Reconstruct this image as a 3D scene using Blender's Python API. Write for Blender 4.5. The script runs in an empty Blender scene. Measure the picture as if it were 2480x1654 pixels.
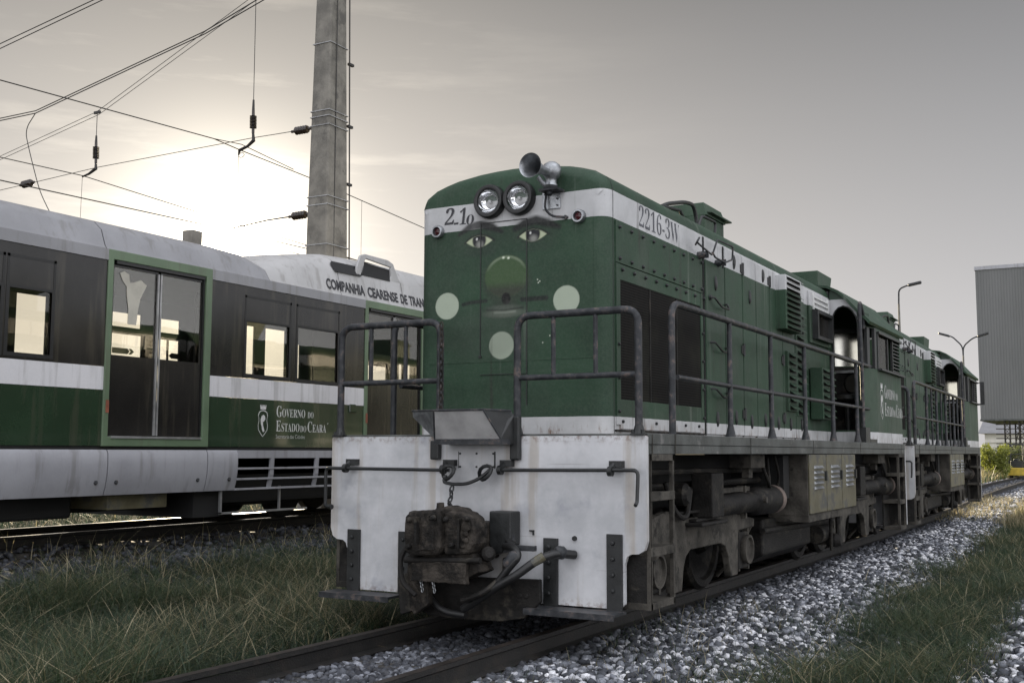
import bpy, math, random
import numpy as np
from mathutils import Vector, Matrix, noise as mnoise
random.seed(7); rng = np.random.default_rng(11)
sc = bpy.context.scene
col = sc.collection
R = math.radians

# ------------------------------------------------------------------ camera
cam = bpy.data.cameras.new("camera"); cam.lens = 38.94; cam.sensor_width = 36; cam.clip_end = 3000; cam.clip_start = .05
co = bpy.data.objects.new("camera", cam); col.objects.link(co); sc.camera = co
CR = Vector((0.87186959, 0.4897295, 0.00290564)); CU = Vector((0.04599738, -0.08779348, 0.99507615)); CF = Vector((-0.48757324, 0.86744298, 0.09907074))
mm = Matrix((CR, CU, -CF)).transposed().to_4x4(); mm.translation = (4.1798, -6.919, 1.2481)
co.matrix_world = mm

# ------------------------------------------------------------------ sky, sun, exposure
SAZ, SEL = 43.77, 9.9            # sun: degrees left of +Y, elevation
sd = Vector((-math.sin(R(SAZ)) * math.cos(R(SEL)), math.cos(R(SAZ)) * math.cos(R(SEL)), math.sin(R(SEL))))
w = bpy.data.worlds.new("World"); sc.world = w; w.use_nodes = True
nt = w.node_tree; N = nt.nodes; L = nt.links
for n in list(N): N.remove(n)
wo = N.new('ShaderNodeOutputWorld'); bg = N.new('ShaderNodeBackground'); L.new(bg.outputs[0], wo.inputs[0])
sky = N.new('ShaderNodeTexSky'); sky.sky_type = 'NISHITA'; sky.sun_disc = False
sky.sun_elevation = R(SEL); sky.sun_rotation = R(-SAZ); sky.air_density = 1.6; sky.dust_density = 3.0; sky.ozone_density = 1.0
hs = N.new('ShaderNodeHueSaturation'); hs.inputs['Saturation'].default_value = .30; hs.inputs['Value'].default_value = 1.0
L.new(sky.outputs[0], hs.inputs['Color'])
gm_ = N.new('ShaderNodeGamma'); gm_.inputs['Gamma'].default_value = .16; L.new(hs.outputs[0], gm_.inputs['Color'])   # hazy, evened-out evening sky
tc = N.new('ShaderNodeTexCoord')
def M(op, a, b=None, c=None, nodes=None, links=None):
    n = N.new('ShaderNodeMath'); n.operation = op
    for i, v in enumerate((a, b, c)):
        if v is None: continue
        if isinstance(v, (int, float)): n.inputs[i].default_value = v
        else: L.new(v, n.inputs[i])
    return n.outputs[0]
nrm = N.new('ShaderNodeVectorMath'); nrm.operation = 'NORMALIZE'; L.new(tc.outputs['Generated'], nrm.inputs[0])
dot = N.new('ShaderNodeVectorMath'); dot.operation = 'DOT_PRODUCT'; L.new(nrm.outputs[0], dot.inputs[0]); dot.inputs[1].default_value = sd
d = M('MAXIMUM', dot.outputs['Value'], 0.0)
g1 = M('MULTIPLY', M('POWER', d, 2500.0), 40.0)
g2 = M('MULTIPLY', M('POWER', d, 300.0), 4.0)
g3 = M('MULTIPLY', M('POWER', d, 30.0), .42)
glow = M('ADD', M('ADD', g1, g2), g3)
# added boost to the unseen sky opposite the sun, fills the shaded fronts
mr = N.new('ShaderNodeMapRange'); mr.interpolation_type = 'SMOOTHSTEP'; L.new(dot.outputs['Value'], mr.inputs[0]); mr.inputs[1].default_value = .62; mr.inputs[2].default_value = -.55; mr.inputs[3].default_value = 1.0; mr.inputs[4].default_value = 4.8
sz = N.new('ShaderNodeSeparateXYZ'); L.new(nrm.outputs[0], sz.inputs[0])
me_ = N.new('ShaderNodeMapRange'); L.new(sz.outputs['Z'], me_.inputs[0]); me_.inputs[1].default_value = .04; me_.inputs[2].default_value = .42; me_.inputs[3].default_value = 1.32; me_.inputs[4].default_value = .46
bk = N.new('ShaderNodeVectorMath'); bk.operation = 'SCALE'; L.new(gm_.outputs[0], bk.inputs[0]); mz_ = N.new('ShaderNodeMapRange'); mz_.interpolation_type = 'SMOOTHSTEP'; L.new(sz.outputs['Z'], mz_.inputs[0]); mz_.inputs[1].default_value = .46; mz_.inputs[2].default_value = .85; mz_.inputs[3].default_value = 1.0; mz_.inputs[4].default_value = 3.6   # unseen overhead sky brightened to add fill on the ground
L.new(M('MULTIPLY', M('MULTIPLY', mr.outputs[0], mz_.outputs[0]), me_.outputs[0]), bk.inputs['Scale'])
# streaky thin cloud, brighter near the sun
mp = N.new('ShaderNodeMapping'); mp.inputs['Scale'].default_value = (1.2, 1.2, 9.0); L.new(nrm.outputs[0], mp.inputs[0])
nz = N.new('ShaderNodeTexNoise'); nz.inputs['Scale'].default_value = 3.2; nz.inputs['Detail'].default_value = 8; nz.inputs['Roughness'].default_value = .62; L.new(mp.outputs[0], nz.inputs['Vector'])
cr = N.new('ShaderNodeValToRGB'); cr.color_ramp.elements[0].position = .52; cr.color_ramp.elements[1].position = .78; L.new(nz.outputs['Fac'], cr.inputs[0])
cl = M('MULTIPLY', M('MULTIPLY', cr.outputs[0], M('ADD', M('MULTIPLY', M('POWER', d, 40.0), 1.3), .0)), 1.0)
tot = M('ADD', glow, cl)
gc = N.new('ShaderNodeCombineColor')
L.new(M('MULTIPLY', tot, 1.0), gc.inputs[0]); L.new(M('MULTIPLY', tot, .94), gc.inputs[1]); L.new(M('MULTIPLY', tot, .80), gc.inputs[2])
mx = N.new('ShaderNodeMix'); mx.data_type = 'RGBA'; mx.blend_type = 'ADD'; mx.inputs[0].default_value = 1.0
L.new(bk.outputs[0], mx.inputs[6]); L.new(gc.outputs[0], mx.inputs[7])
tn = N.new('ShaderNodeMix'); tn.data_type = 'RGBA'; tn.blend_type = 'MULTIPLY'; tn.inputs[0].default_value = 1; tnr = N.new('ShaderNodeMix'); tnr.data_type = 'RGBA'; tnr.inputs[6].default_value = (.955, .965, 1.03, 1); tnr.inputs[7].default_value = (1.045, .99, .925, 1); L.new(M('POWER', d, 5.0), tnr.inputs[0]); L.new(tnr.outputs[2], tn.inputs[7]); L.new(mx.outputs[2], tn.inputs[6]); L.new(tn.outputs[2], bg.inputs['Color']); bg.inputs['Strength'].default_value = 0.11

sl = bpy.data.lights.new("sun", 'SUN'); sl.energy = 4.2; sl.angle = R(.5); sl.color = (1.0, .84, .58)
so = bpy.data.objects.new("sun", sl); col.objects.link(so); so.rotation_euler = (-sd).to_track_quat('-Z', 'Y').to_euler(); so.location = (0, 0, 30)
vs = sc.view_settings; vs.view_transform = 'Standard'; vs.look = 'None'; vs.exposure = 1.82; vs.gamma = 1
sc.cycles.max_bounces = 6; sc.cycles.transparent_max_bounces = 12
sc.cycles.use_denoising = True
sc.cycles.sample_clamp_indirect = 4

# ------------------------------------------------------------------ materials
class Mat:
    def __init__(s, name):
        s.m = bpy.data.materials.new(name); s.m.use_nodes = True; s.t = s.m.node_tree; s.N = s.t.nodes; s.L = s.t.links
        s.p = s.N['Principled BSDF']; s.out = s.N['Material Output']; s.tc = s.N.new('ShaderNodeTexCoord')
    def link(s, a, b):
        if isinstance(a, (int, float)): b.default_value = a
        elif isinstance(a, (tuple, list)): b.default_value = tuple(a) + ((1,) if len(a) == 3 and len(b.default_value) == 4 else ())
        else: s.L.new(a, b)
    def math(s, op, a, b=None, c=None):
        n = s.N.new('ShaderNodeMath'); n.operation = op
        for i, v in enumerate((a, b, c)):
            if v is not None: s.link(v, n.inputs[i])
        return n.outputs[0]
    def noise(s, scale=5, sv=(1, 1, 1), detail=4, rough=.6):
        mp = s.N.new('ShaderNodeMapping'); mp.inputs['Scale'].default_value = sv; s.L.new(s.tc.outputs['Object'], mp.inputs[0])
        n = s.N.new('ShaderNodeTexNoise'); n.inputs['Scale'].default_value = scale; n.inputs['Detail'].default_value = detail; n.inputs['Roughness'].default_value = rough
        s.L.new(mp.outputs[0], n.inputs['Vector']); return n.outputs['Fac']
    def ramp(s, f, a, b):      # smooth 0..1 between a and b
        n = s.N.new('ShaderNodeMapRange'); n.interpolation_type = 'SMOOTHSTEP'; s.link(f, n.inputs[0]); n.inputs[1].default_value = a; n.inputs[2].default_value = b
        return n.outputs[0]
    def mix(s, f, a, b, mode='MIX'):
        n = s.N.new('ShaderNodeMix'); n.data_type = 'RGBA'; n.blend_type = mode
        s.link(f, n.inputs[0]); s.link(a, n.inputs[6]); s.link(b, n.inputs[7]); return n.outputs[2]
    def sep(s):
        n = s.N.new('ShaderNodeSeparateXYZ'); s.L.new(s.tc.outputs['Object'], n.inputs[0]); return n.outputs
    def bump(s, h, strength=.3, dist=.01):
        n = s.N.new('ShaderNodeBump'); n.inputs['Strength'].default_value = strength; n.inputs['Distance'].default_value = dist
        s.link(h, n.inputs['Height']); s.L.new(n.outputs[0], s.p.inputs['Normal'])
    def base(s, c): s.link(c, s.p.inputs['Base Color'])
    def rough(s, r): s.link(r, s.p.inputs['Roughness'])

def simple(name, c, rough=.6, metal=0.0, var=.25, scale=6, bump=0, dirt=None, dscale=8, dthr=.6, spec=None):
    k = Mat(name); n = k.noise(scale)
    lo = tuple(x * (1 - var) for x in c); hi = tuple(min(1, x * (1 + var)) for x in c)
    cc = k.mix(k.ramp(n, .3, .7), lo, hi)
    if dirt: cc = k.mix(k.ramp(k.noise(dscale, detail=8, rough=.7), dthr - .05, dthr + .08), cc, dirt)
    k.base(cc); k.p.inputs['Metallic'].default_value = metal
    k.rough(k.math('ADD', k.math('MULTIPLY', n, .25), rough - .12))
    if spec is not None: k.p.inputs['Specular IOR Level'].default_value = spec
    if bump: k.bump(k.noise(scale * 8, detail=6), bump, .01)
    return k.m

GREEN = (.020, .047, .026); WHITE = (.47, .47, .47)
def hull_paint(name, overlay=False, mode='loco'):
    k = Mat(name); X, Y, Z = k.sep()
    fine = k.noise(60, detail=3); big = k.noise(1.7, detail=6)
    gr = k.mix(k.ramp(big, .35, .68), tuple(c * .82 for c in GREEN), tuple(c * 1.22 for c in GREEN))
    wh = k.mix(k.ramp(k.noise(2.6, detail=7), .35, .7), tuple(c * .86 for c in WHITE), tuple(c * 1.1 for c in WHITE))
    zz = k.math('ADD', Z, k.math('MULTIPLY', k.math('SUBTRACT', k.noise(9), .5), .006))
    if mode == 'loco':
        band = k.math('MULTIPLY', k.math('GREATER_THAN', zz, 2.995), k.math('LESS_THAN', zz, 3.205))
        low = k.math('LESS_THAN', zz, 1.51); f = k.math('MAXIMUM', band, low)
    elif mode == 'cab':
        band = k.math('GREATER_THAN', zz, 2.93); low = k.math('LESS_THAN', zz, 1.51); f = k.math('MAXIMUM', k.math('MULTIPLY', band, 0.0), low)
    elif mode == 'green': f = 0.0
    c = k.mix(f, gr, wh)
    if overlay:
        at = k.N.new('ShaderNodeAttribute'); at.attribute_name = 'paint'
        c = k.mix(at.outputs['Alpha'], c, at.outputs['Color'])
    # worn streaks running down and faded patches
    st = k.ramp(k.noise(9, (1, 1, .055), detail=5, rough=.6), .60, .74)
    c = k.mix(k.math('MULTIPLY', st, .34), c, (.20, .22, .185))
    c = k.mix(k.math('MULTIPLY', k.ramp(k.noise(1.1, (1, 1, .6), detail=7, rough=.65), .48, .68), .30), c, k.mix(f, (.075, .088, .070), (.34, .33, .33)))
    st2 = k.ramp(k.noise(12, (1, 1, .05), detail=5), .60, .70)
    c = k.mix(k.math('MULTIPLY', st2, .55), c, (.022, .020, .016))
    # rust low down and in small chips
    ru = k.math('MULTIPLY', k.ramp(k.noise(16, (1, 1, .35), detail=8, rough=.7), .50, .66), k.ramp(k.math('MULTIPLY', Z, -1.0), -1.50, -1.40))
    c = k.mix(k.math('MULTIPLY', ru, .8), c, (.13, .062, .025))
    ch = k.ramp(k.noise(34, detail=5, rough=.7), .715, .74)
    c = k.mix(k.math('MULTIPLY', ch, .7), c, (.05, .035, .022))
    c = k.mix(k.ramp(fine, .30, .85), c, k.mix(.08, c, (.25, .25, .22)))
    k.base(c); k.rough(k.math('ADD', .36, k.math('MULTIPLY', big, .35))); k.p.inputs['Specular IOR Level'].default_value = .25
    k.bump(k.math('ADD', k.math('MULTIPLY', k.noise(2.6, detail=2), 1.0), k.math('MULTIPLY', fine, .04)), .45, .03)
    return k.m

MT = {}
MT['paint'] = hull_paint('weathered green and white paint')
MT['paintface'] = hull_paint('painted face on green', overlay=True)
MT['paintgreen'] = hull_paint('weathered green paint', mode='green')
MT['paintcab'] = hull_paint('weathered cab paint', mode='cab')
def plate_mat():
    k = Mat('scuffed white plate'); X, Y, Z = k.sep()
    b = k.noise(2.0, detail=7, rough=.65)
    c = k.mix(k.ramp(b, .3, .7), (.36, .365, .375), (.55, .55, .56))
    c = k.mix(k.math('MULTIPLY', k.ramp(k.noise(7, (1, 1, .07), detail=6), .52, .66), .42), c, (.27, .21, .13))
    c = k.mix(k.math('MULTIPLY', k.ramp(k.noise(3.1, detail=5), .56, .70), .40), c, (.20, .21, .25))
    c = k.mix(k.ramp(k.noise(26, detail=4, rough=.75), .725, .742), c, (.035, .022, .014))
    e = k.math('MULTIPLY', k.ramp(k.noise(20, detail=7, rough=.7), .46, .62), k.ramp(k.math('ABSOLUTE', k.math('SUBTRACT', Z, .78)), .50, .60))
    c = k.mix(k.math('MULTIPLY', e, .8), c, (.11, .055, .03))
    # long scratches
    mp = k.N.new('ShaderNodeMapping'); mp.inputs['Rotation'].default_value = (0, R(40), 0); mp.inputs['Scale'].default_value = (.35, 1, 30); k.L.new(k.tc.outputs['Object'], mp.inputs[0])
    n = k.N.new('ShaderNodeTexNoise'); n.inputs['Scale'].default_value = 1.6; n.inputs['Detail'].default_value = 2; k.L.new(mp.outputs[0], n.inputs['Vector'])
    c = k.mix(k.math('MULTIPLY', k.ramp(n.outputs['Fac'], .695, .715), .55), c, (.14, .12, .11))
    k.base(c); k.rough(k.math('ADD', .36, k.math('MULTIPLY', b, .25)))
    k.bump(k.math('ADD', k.noise(1.5, detail=1), k.math('MULTIPLY', k.noise(50), .02)), .35, .03)
    return k.m
MT['plate'] = plate_mat()
MT['sill'] = simple('painted walkway steel', (.070, .074, .070), .5, var=.35, scale=5, bump=.3, dirt=(.16, .155, .15), dthr=.62, spec=.2)
MT['tube'] = simple('dark handrail steel', (.035, .037, .040), .42, var=.4, scale=14, dirt=(.11, .085, .075), dthr=.58, dscale=14, spec=.2)
MT['black'] = simple('black iron', (.012, .013, .013), .45, var=.4, scale=12, bump=.2)
MT['grime'] = simple('oily underframe', (.013, .012, .011), .62, var=.5, scale=7, bump=.6, dirt=(.045, .040, .032), dthr=.57, dscale=5, spec=.2)
MT['dust'] = simple('dusty cast steel', (.058, .053, .045), .75, var=.45, scale=5, bump=.6, dirt=(.018, .017, .015), dthr=.56, dscale=6, spec=.2)
MT['rusty'] = simple('rusty cast iron', (.034, .029, .024), .7, var=.7, scale=9, bump=1.0, dirt=(.010, .009, .008), dthr=.50, dscale=6, spec=.2)
MT['yellowish'] = simple('grimy locker paint', (.105, .094, .055), .5, var=.40, scale=3, bump=.3, dirt=(.055, .055, .05), dthr=.52, dscale=3)
MT['dark'] = simple('deep black', (.006, .006, .006), .7, var=.3)
MT['rubber'] = simple('rubber', (.010, .010, .010), .45, var=.3, scale=20)
MT['steelsilver'] = simple('dull aluminium', (.30, .31, .32), .38, metal=.85, var=.3, scale=14, bump=.2)
MT['chrome'] = simple('polished reflector', (.85, .86, .88), .10, metal=1.0, var=.03)
MT['whitedecal'] = simple('white decal', (.55, .55, .53), .5, var=.12, scale=20)
MT['greydecal'] = simple('faded grey decal', (.085, .088, .10), .6, var=.3, scale=20)
MT['blackdecal'] = simple('black decal', (.022, .022, .026), .5, var=.3, scale=20)
MT['red'] = simple('dark red lens', (.045, .006, .008), .15, var=.2)
MT['chute'] = simple('pale painted chute', (.34, .335, .33), .5, var=.2, scale=5, dirt=(.20, .17, .14), dthr=.62, dscale=6)
MT['cap'] = simple('dusty reddish cap', (.13, .10, .085), .7, var=.3)
def mesh_mat():
    k = Mat('radiator wire mesh'); X, Y, Z = k.sep()
    a = k.math('GREATER_THAN', k.math('FRACT', k.math('MULTIPLY', Z, 48.0)), .45)
    b = k.math('GREATER_THAN', k.math('FRACT', k.math('MULTIPLY', Y, 40.0)), .72)
    f = k.math('MAXIMUM', a, b)
    c = k.mix(f, (.002, .002, .002), (.017, .016, .0145))
    c = k.mix(k.math('MULTIPLY', k.ramp(k.noise(2.2, detail=5), .45, .7), .4), c, (.03, .03, .022))
    k.base(c); k.rough(.8); k.p.inputs['Specular IOR Level'].default_value = .08; return k.m
MT['mesh'] = mesh_mat()
def mirror_mat():
    k = Mat('added sky reflector'); k.base((.42, .41, .37)); k.p.inputs['Metallic'].default_value = 1; k.rough(k.math('ADD', .10, k.math('MULTIPLY', k.noise(6), .12))); return k.m  # for the added pane that brightens the cab doorway
MT['mirror'] = mirror_mat()
def glass_mat(name, tint=.55, rough=.015, refl=.10, col=(1, 1, 1)):
    k = Mat(name); k.N.remove(k.p)
    tr = k.N.new('ShaderNodeBsdfTransparent'); tr.inputs[0].default_value = (tint * col[0], tint * col[1], tint * col[2], 1)
    gl = k.N.new('ShaderNodeBsdfGlossy'); gl.inputs['Roughness'].default_value = rough; gl.inputs[0].default_value = (.9, .9, .9, 1)
    lw = k.N.new('ShaderNodeLayerWeight'); lw.inputs[0].default_value = .35
    bp = k.N.new('ShaderNodeBump'); bp.inputs['Strength'].default_value = .12; bp.inputs['Distance'].default_value = .02; k.L.new(k.noise(1.3, detail=1), bp.inputs['Height']); k.L.new(bp.outputs[0], gl.inputs['Normal'])
    mx = k.N.new('ShaderNodeMixShader'); k.L.new(k.math('ADD', k.math('MULTIPLY', lw.outputs['Fresnel'], .14), refl), mx.inputs[0]); k.L.new(tr.outputs[0], mx.inputs[1]); k.L.new(gl.outputs[0], mx.inputs[2])
    k.L.new(mx.outputs[0], k.out.inputs[0]); return k.m
MT['glass'] = glass_mat('dusty window glass', .93, refl=.01, col=(1, .99, .95)); MT['film'] = glass_mat('reflective film on cab window', .3, rough=.12, refl=.42, col=(1, .98, .9))
MT['lampglass'] = glass_mat('lamp glass', .95, refl=.04)
def coat(name, c, rough, bumpy=.0, var=.1, coatw=.0, dirtc=(.085, .075, .055), dz=None):
    k = Mat(name); X, Y, Z = k.sep(); b = k.noise(1.4, detail=6)
    cc = k.mix(k.ramp(b, .3, .7), tuple(x * (1 - var) for x in c), tuple(x * (1 + var) for x in c))
    cc = k.mix(k.math('MULTIPLY', k.ramp(k.noise(9, (1, 1, .08), detail=5), .50, .70), .34), cc, dirtc)
    cc = k.mix(k.math('MULTIPLY', k.ramp(k.noise(45, detail=4, rough=.8), .4, .8), .10), cc, dirtc)
    k.base(cc); k.rough(k.math('ADD', rough, k.math('MULTIPLY', k.noise(4, detail=5), .08)))
    k.p.inputs['Coat Weight'].default_value = coatw; k.p.inputs['Coat Roughness'].default_value = .06
    k.bump(k.noise(1.1, detail=1), bumpy, .03) if bumpy else None
    return k.m
MT['tcowl'] = coat('off white roof cowling', (.36, .355, .35), .40, .15, .08)
MT['tsilver'] = coat('silver train skirt', (.30, .30, .32), .38, .15, .12)
MT['troof'] = coat('grey train roof', (.23, .23, .24), .35, .15, .1)
MT['twhite'] = coat('white train stripe', (.62, .61, .62), .35, .15, .06)
MT['tgreen'] = coat('glossy dark green train panel', (.019, .038, .020), .18, .30, .15, coatw=.8)
MT['tglassdark'] = coat('black window band', (.017, .016, .015), .16, .30, .25, coatw=.0); MT['tglassdark'].node_tree.nodes['Principled BSDF'].inputs['Specular IOR Level'].default_value = .34
MT['tframe'] = coat('pale green door frame', (.105, .155, .092), .40, .05, .15)
MT['concrete'] = simple('stained concrete', (.155, .145, .125), .85, var=.28, scale=3, bump=.5, dirt=(.09, .085, .075), dthr=.58, dscale=2)
MT['wire'] = simple('dark wire', (.02, .018, .016), .5, var=.2)
MT['insul'] = simple('brown porcelain', (.03, .022, .018), .25, var=.3)
MT['galv'] = simple('galvanised band', (.33, .33, .33), .4, metal=.6, var=.2)
MT['rail'] = simple('rail steel', (.007, .006, .005), .7, var=.45, scale=9, bump=.5, dirt=(.016, .012, .009), dthr=.55)
MT['railtop'] = simple('worn rail head', (.50, .47, .42), .24, metal=.9, var=.3, scale=6)
MT['railtopdull'] = simple('dull rusty rail head', (.028, .022, .018), .5, metal=.4, var=.35, scale=6)
MT['sleeper'] = simple('old sleeper', (.040, .036, .031), .9, var=.4, scale=4, bump=.8)

# ------------------------------------------------------------------ mesh builder
class MB:
    def __init__(s): s.v = []; s.f = []
    def add(s, vs, fs):
        o = len(s.v); s.v += [tuple(p) for p in vs]; s.f += [tuple(i + o for i in f) for f in fs]; return s
    def box(s, x0, x1, y0, y1, z0, z1):
        return s.add([(x0, y0, z0), (x1, y0, z0), (x1, y1, z0), (x0, y1, z0), (x0, y0, z1), (x1, y0, z1), (x1, y1, z1), (x0, y1, z1)],
                     [(0, 3, 2, 1), (4, 5, 6, 7), (0, 1, 5, 4), (1, 2, 6, 5), (2, 3, 7, 6), (3, 0, 4, 7)])
    def prism(s, poly, axis, a, b):
        n = len(poly); idx = {'x': lambda p, t: (t, p[0], p[1]), 'y': lambda p, t: (p[0], t, p[1]), 'z': lambda p, t: (p[0], p[1], t)}[axis]
        vs = [idx(p, a) for p in poly] + [idx(p, b) for p in poly]
        return s.add(vs, [tuple(range(n))[::-1], tuple(range(n, 2 * n))] + [(i, (i + 1) % n, n + (i + 1) % n, n + i) for i in range(n)])
    def tube(s, pts, r, n=10, closed=False):
        P = [Vector(p) for p in pts]; m = len(P); o = []; up = None
        rr = r if isinstance(r, (list, tuple)) else [r] * m
        for i in range(m):
            if closed: t = (P[(i + 1) % m] - P[i - 1])
            else: t = (P[min(i + 1, m - 1)] - P[max(i - 1, 0)])
            t.normalize()
            if up is None:
                up = Vector((0, 0, 1)) if abs(t.z) < .9 else Vector((1, 0, 0))
            u = (up - t * up.dot(t)); u.normalize(); up = u; vv = t.cross(u)
            for k in range(n):
                a = 2 * math.pi * k / n; o.append(P[i] + (u * math.cos(a) + vv * math.sin(a)) * rr[i])
        fs = []
        for i in range(m if closed else m - 1):
            for k in range(n):
                j = (i + 1) % m; fs.append((i * n + k, i * n + (k + 1) % n, j * n + (k + 1) % n, j * n + k))
        if not closed: fs += [tuple(range(n))[::-1], tuple(range((m - 1) * n, m * n))]
        return s.add(o, fs)
    def cyl(s, a, b, r, r2=None, n=20): return s.tube([a, b], [r, r if r2 is None else r2], n)
    def lathe(s, prof, origin, axis, n=28, cap=True):
        ax = Vector(axis).normalized(); u = ax.orthogonal().normalized(); v = ax.cross(u); O = Vector(origin); vs = []
        for (t, r) in prof:
            for k in range(n):
                a = 2 * math.pi * k / n; vs.append(O + ax * t + (u * math.cos(a) + v * math.sin(a)) * r)
        fs = [(i * n + k, i * n + (k + 1) % n, (i + 1) * n + (k + 1) % n, (i + 1) * n + k) for i in range(len(prof) - 1) for k in range(n)]
        if cap: fs += [tuple(range(n))[::-1], tuple(range((len(prof) - 1) * n, len(prof) * n))]
        return s.add(vs, fs)
    def wall(s, axis, c0, c1, u0, u1, v0, v1, holes):
        us = sorted({u0, u1, *[h[0] for h in holes], *[h[1] for h in holes]}); vz = sorted({v0, v1, *[h[2] for h in holes], *[h[3] for h in holes]})
        us = [u for u in us if u0 <= u <= u1]; vz = [v for v in vz if v0 <= v <= v1]
        def solid(i, j):
            if i < 0 or j < 0 or i >= len(us) - 1 or j >= len(vz) - 1: return False
            cu = (us[i] + us[i + 1]) / 2; cv = (vz[j] + vz[j + 1]) / 2
            return not any(h[0] < cu < h[1] and h[2] < cv < h[3] for h in holes)
        P = (lambda c, u, v: (c, u, v)) if axis == 'x' else (lambda c, u, v: (u, c, v))
        for i in range(len(us) - 1):
            for j in range(len(vz) - 1):
                if not solid(i, j): continue
                a, b, c, d_ = us[i], us[i + 1], vz[j], vz[j + 1]
                s.add([P(c0, a, c), P(c0, b, c), P(c0, b, d_), P(c0, a, d_)], [(0, 1, 2, 3)])
                s.add([P(c1, a, c), P(c1, b, c), P(c1, b, d_), P(c1, a, d_)], [(0, 3, 2, 1)])
                if not solid(i - 1, j): s.add([P(c0, a, c), P(c0, a, d_), P(c1, a, d_), P(c1, a, c)], [(0, 1, 2, 3)])
                if not solid(i + 1, j): s.add([P(c0, b, c), P(c0, b, d_), P(c1, b, d_), P(c1, b, c)], [(0, 3, 2, 1)])
                if not solid(i, j - 1): s.add([P(c0, a, c), P(c0, b, c), P(c1, b, c), P(c1, a, c)], [(0, 3, 2, 1)])
                if not solid(i, j + 1): s.add([P(c0, a, d_), P(c0, b, d_), P(c1, b, d_), P(c1, a, d_)], [(0, 1, 2, 3)])
        return s
    def pieces(s, gap=.004):           # the separate pieces of this builder, touching shells kept together
        par = list(range(len(s.v)))
        def fd(i):
            while par[i] != i: par[i] = par[par[i]]; i = par[i]
            return i
        for f in s.f:
            a = fd(f[0])
            for i in f[1:]: par[fd(i)] = a
        comp = {}
        for i in range(len(s.v)): comp.setdefault(fd(i), []).append(i)
        cl = [[set(c), [min(s.v[i][k] for i in c) - gap for k in range(3)], [max(s.v[i][k] for i in c) + gap for k in range(3)]] for c in comp.values()]
        ch = True
        while ch:
            ch = False
            for i in range(len(cl)):
                for j in range(i + 1, len(cl)):
                    if all(cl[i][1][k] <= cl[j][2][k] and cl[j][1][k] <= cl[i][2][k] for k in range(3)):
                        b = cl.pop(j); cl[i] = [cl[i][0] | b[0], [min(x) for x in zip(cl[i][1], b[1])], [max(x) for x in zip(cl[i][2], b[2])]]; ch = True; break
                if ch: break
        out = []
        for c, _, _ in cl:
            ids = sorted(c); mp_ = {v: k for k, v in enumerate(ids)}; m = MB(); m.v = [s.v[i] for i in ids]; m.f = [tuple(mp_[i] for i in f) for f in s.f if f[0] in mp_]; out.append(m)
        return out
    def build(s, name, mat, parent=None, smooth=False, bevel=0, recalc=True, each=False):
        if each:
            return [m.build(name, mat, parent, smooth, bevel, recalc) for m in s.pieces()][0]
        me = bpy.data.meshes.new(name); me.from_pydata(s.v, [], s.f)
        if recalc:
            import bmesh
            b = bmesh.new(); b.from_mesh(me)
            if bevel or smooth: bmesh.ops.remove_doubles(b, verts=b.verts, dist=1e-5)
            bmesh.ops.recalc_face_normals(b, faces=b.faces); b.to_mesh(me); b.free()
        me.materials.append(mat)
        if smooth: me.shade_smooth()
        o = bpy.data.objects.new(name, me); col.objects.link(o)
        if smooth:
            try: me.set_sharp_from_angle(angle=R(38))
            except Exception: pass
        if bevel:
            bv = o.modifiers.new('bevel', 'BEVEL'); bv.width = bevel; bv.segments = 2; bv.limit_method = 'ANGLE'; bv.angle_limit = R(40)
        if parent is not None: o.parent = parent
        return o
def rpath(pts, rad, seg=5):
    P = [Vector(p) for p in pts]; out = [P[0]]
    for i in range(1, len(P) - 1):
        a = (P[i - 1] - P[i]); b = (P[i + 1] - P[i]); r = min(rad, a.length * .48, b.length * .48); a.normalize(); b.normalize()
        p0 = P[i] + a * r; p1 = P[i] + b * r
        for k in range(seg + 1):
            t = k / seg; out.append((p0 * (1 - t) + P[i] * t) * (1 - t) + (P[i] * (1 - t) + p1 * t) * t)
    out.append(P[-1]); return out
def empty(name, loc, label=None, cat=None, group=None, kind=None, rz=0):
    o = bpy.data.objects.new(name, None); col.objects.link(o); o.location = loc; o.rotation_euler = (0, 0, rz); o.empty_display_size = .2
    tag(o, label, cat, group, kind); return o
def tag(o, label=None, cat=None, group=None, kind=None):
    if label: o['label'] = label
    if cat: o['category'] = cat
    if group: o['group'] = group
    if kind: o['kind'] = kind
    return o
def serif(t): return ''.join(chr(0x1D400 + ord(c) - 65) if 'A' <= c <= 'Z' else chr(0x1D41A + ord(c) - 97) if 'a' <= c <= 'z' else chr(0x1D7CE + int(c)) if c.isdigit() else c for c in t)
def text_rows(name, rows, mat, parent, origin, xdir, zdir, weight=0.0, sxs=1.0):
    """rows: list of (string, x, z, size, xscale); flat lettering as one mesh, xdir/zdir the axes of the plane"""
    V = []; F = []
    for (t, x, z, size, xs) in rows:
        c = bpy.data.curves.new('lettering', 'FONT'); c.body = t; c.size = size; c.offset = weight; c.resolution_u = 4
        o = bpy.data.objects.new('lettering', c); col.objects.link(o)
        dg = bpy.context.evaluated_depsgraph_get(); me = bpy.data.meshes.new_from_object(o.evaluated_get(dg))
        if isinstance(xs, tuple): xs = xs[0] / (max(v.co.x for v in me.vertices) - min(v.co.x for v in me.vertices))
        b = len(V); V += [(x + v.co.x * xs, z + v.co.y) for v in me.vertices]; F += [tuple(i + b for i in p.vertices) for p in me.polygons]
        bpy.data.objects.remove(o); bpy.data.curves.remove(c); bpy.data.meshes.remove(me)
    O = Vector(origin); xd = Vector(xdir); zd = Vector(zdir)
    m = MB(); m.add([O + xd * a + zd * b for a, b in V], F)
    return m.build(name, mat, parent, recalc=False)
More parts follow.
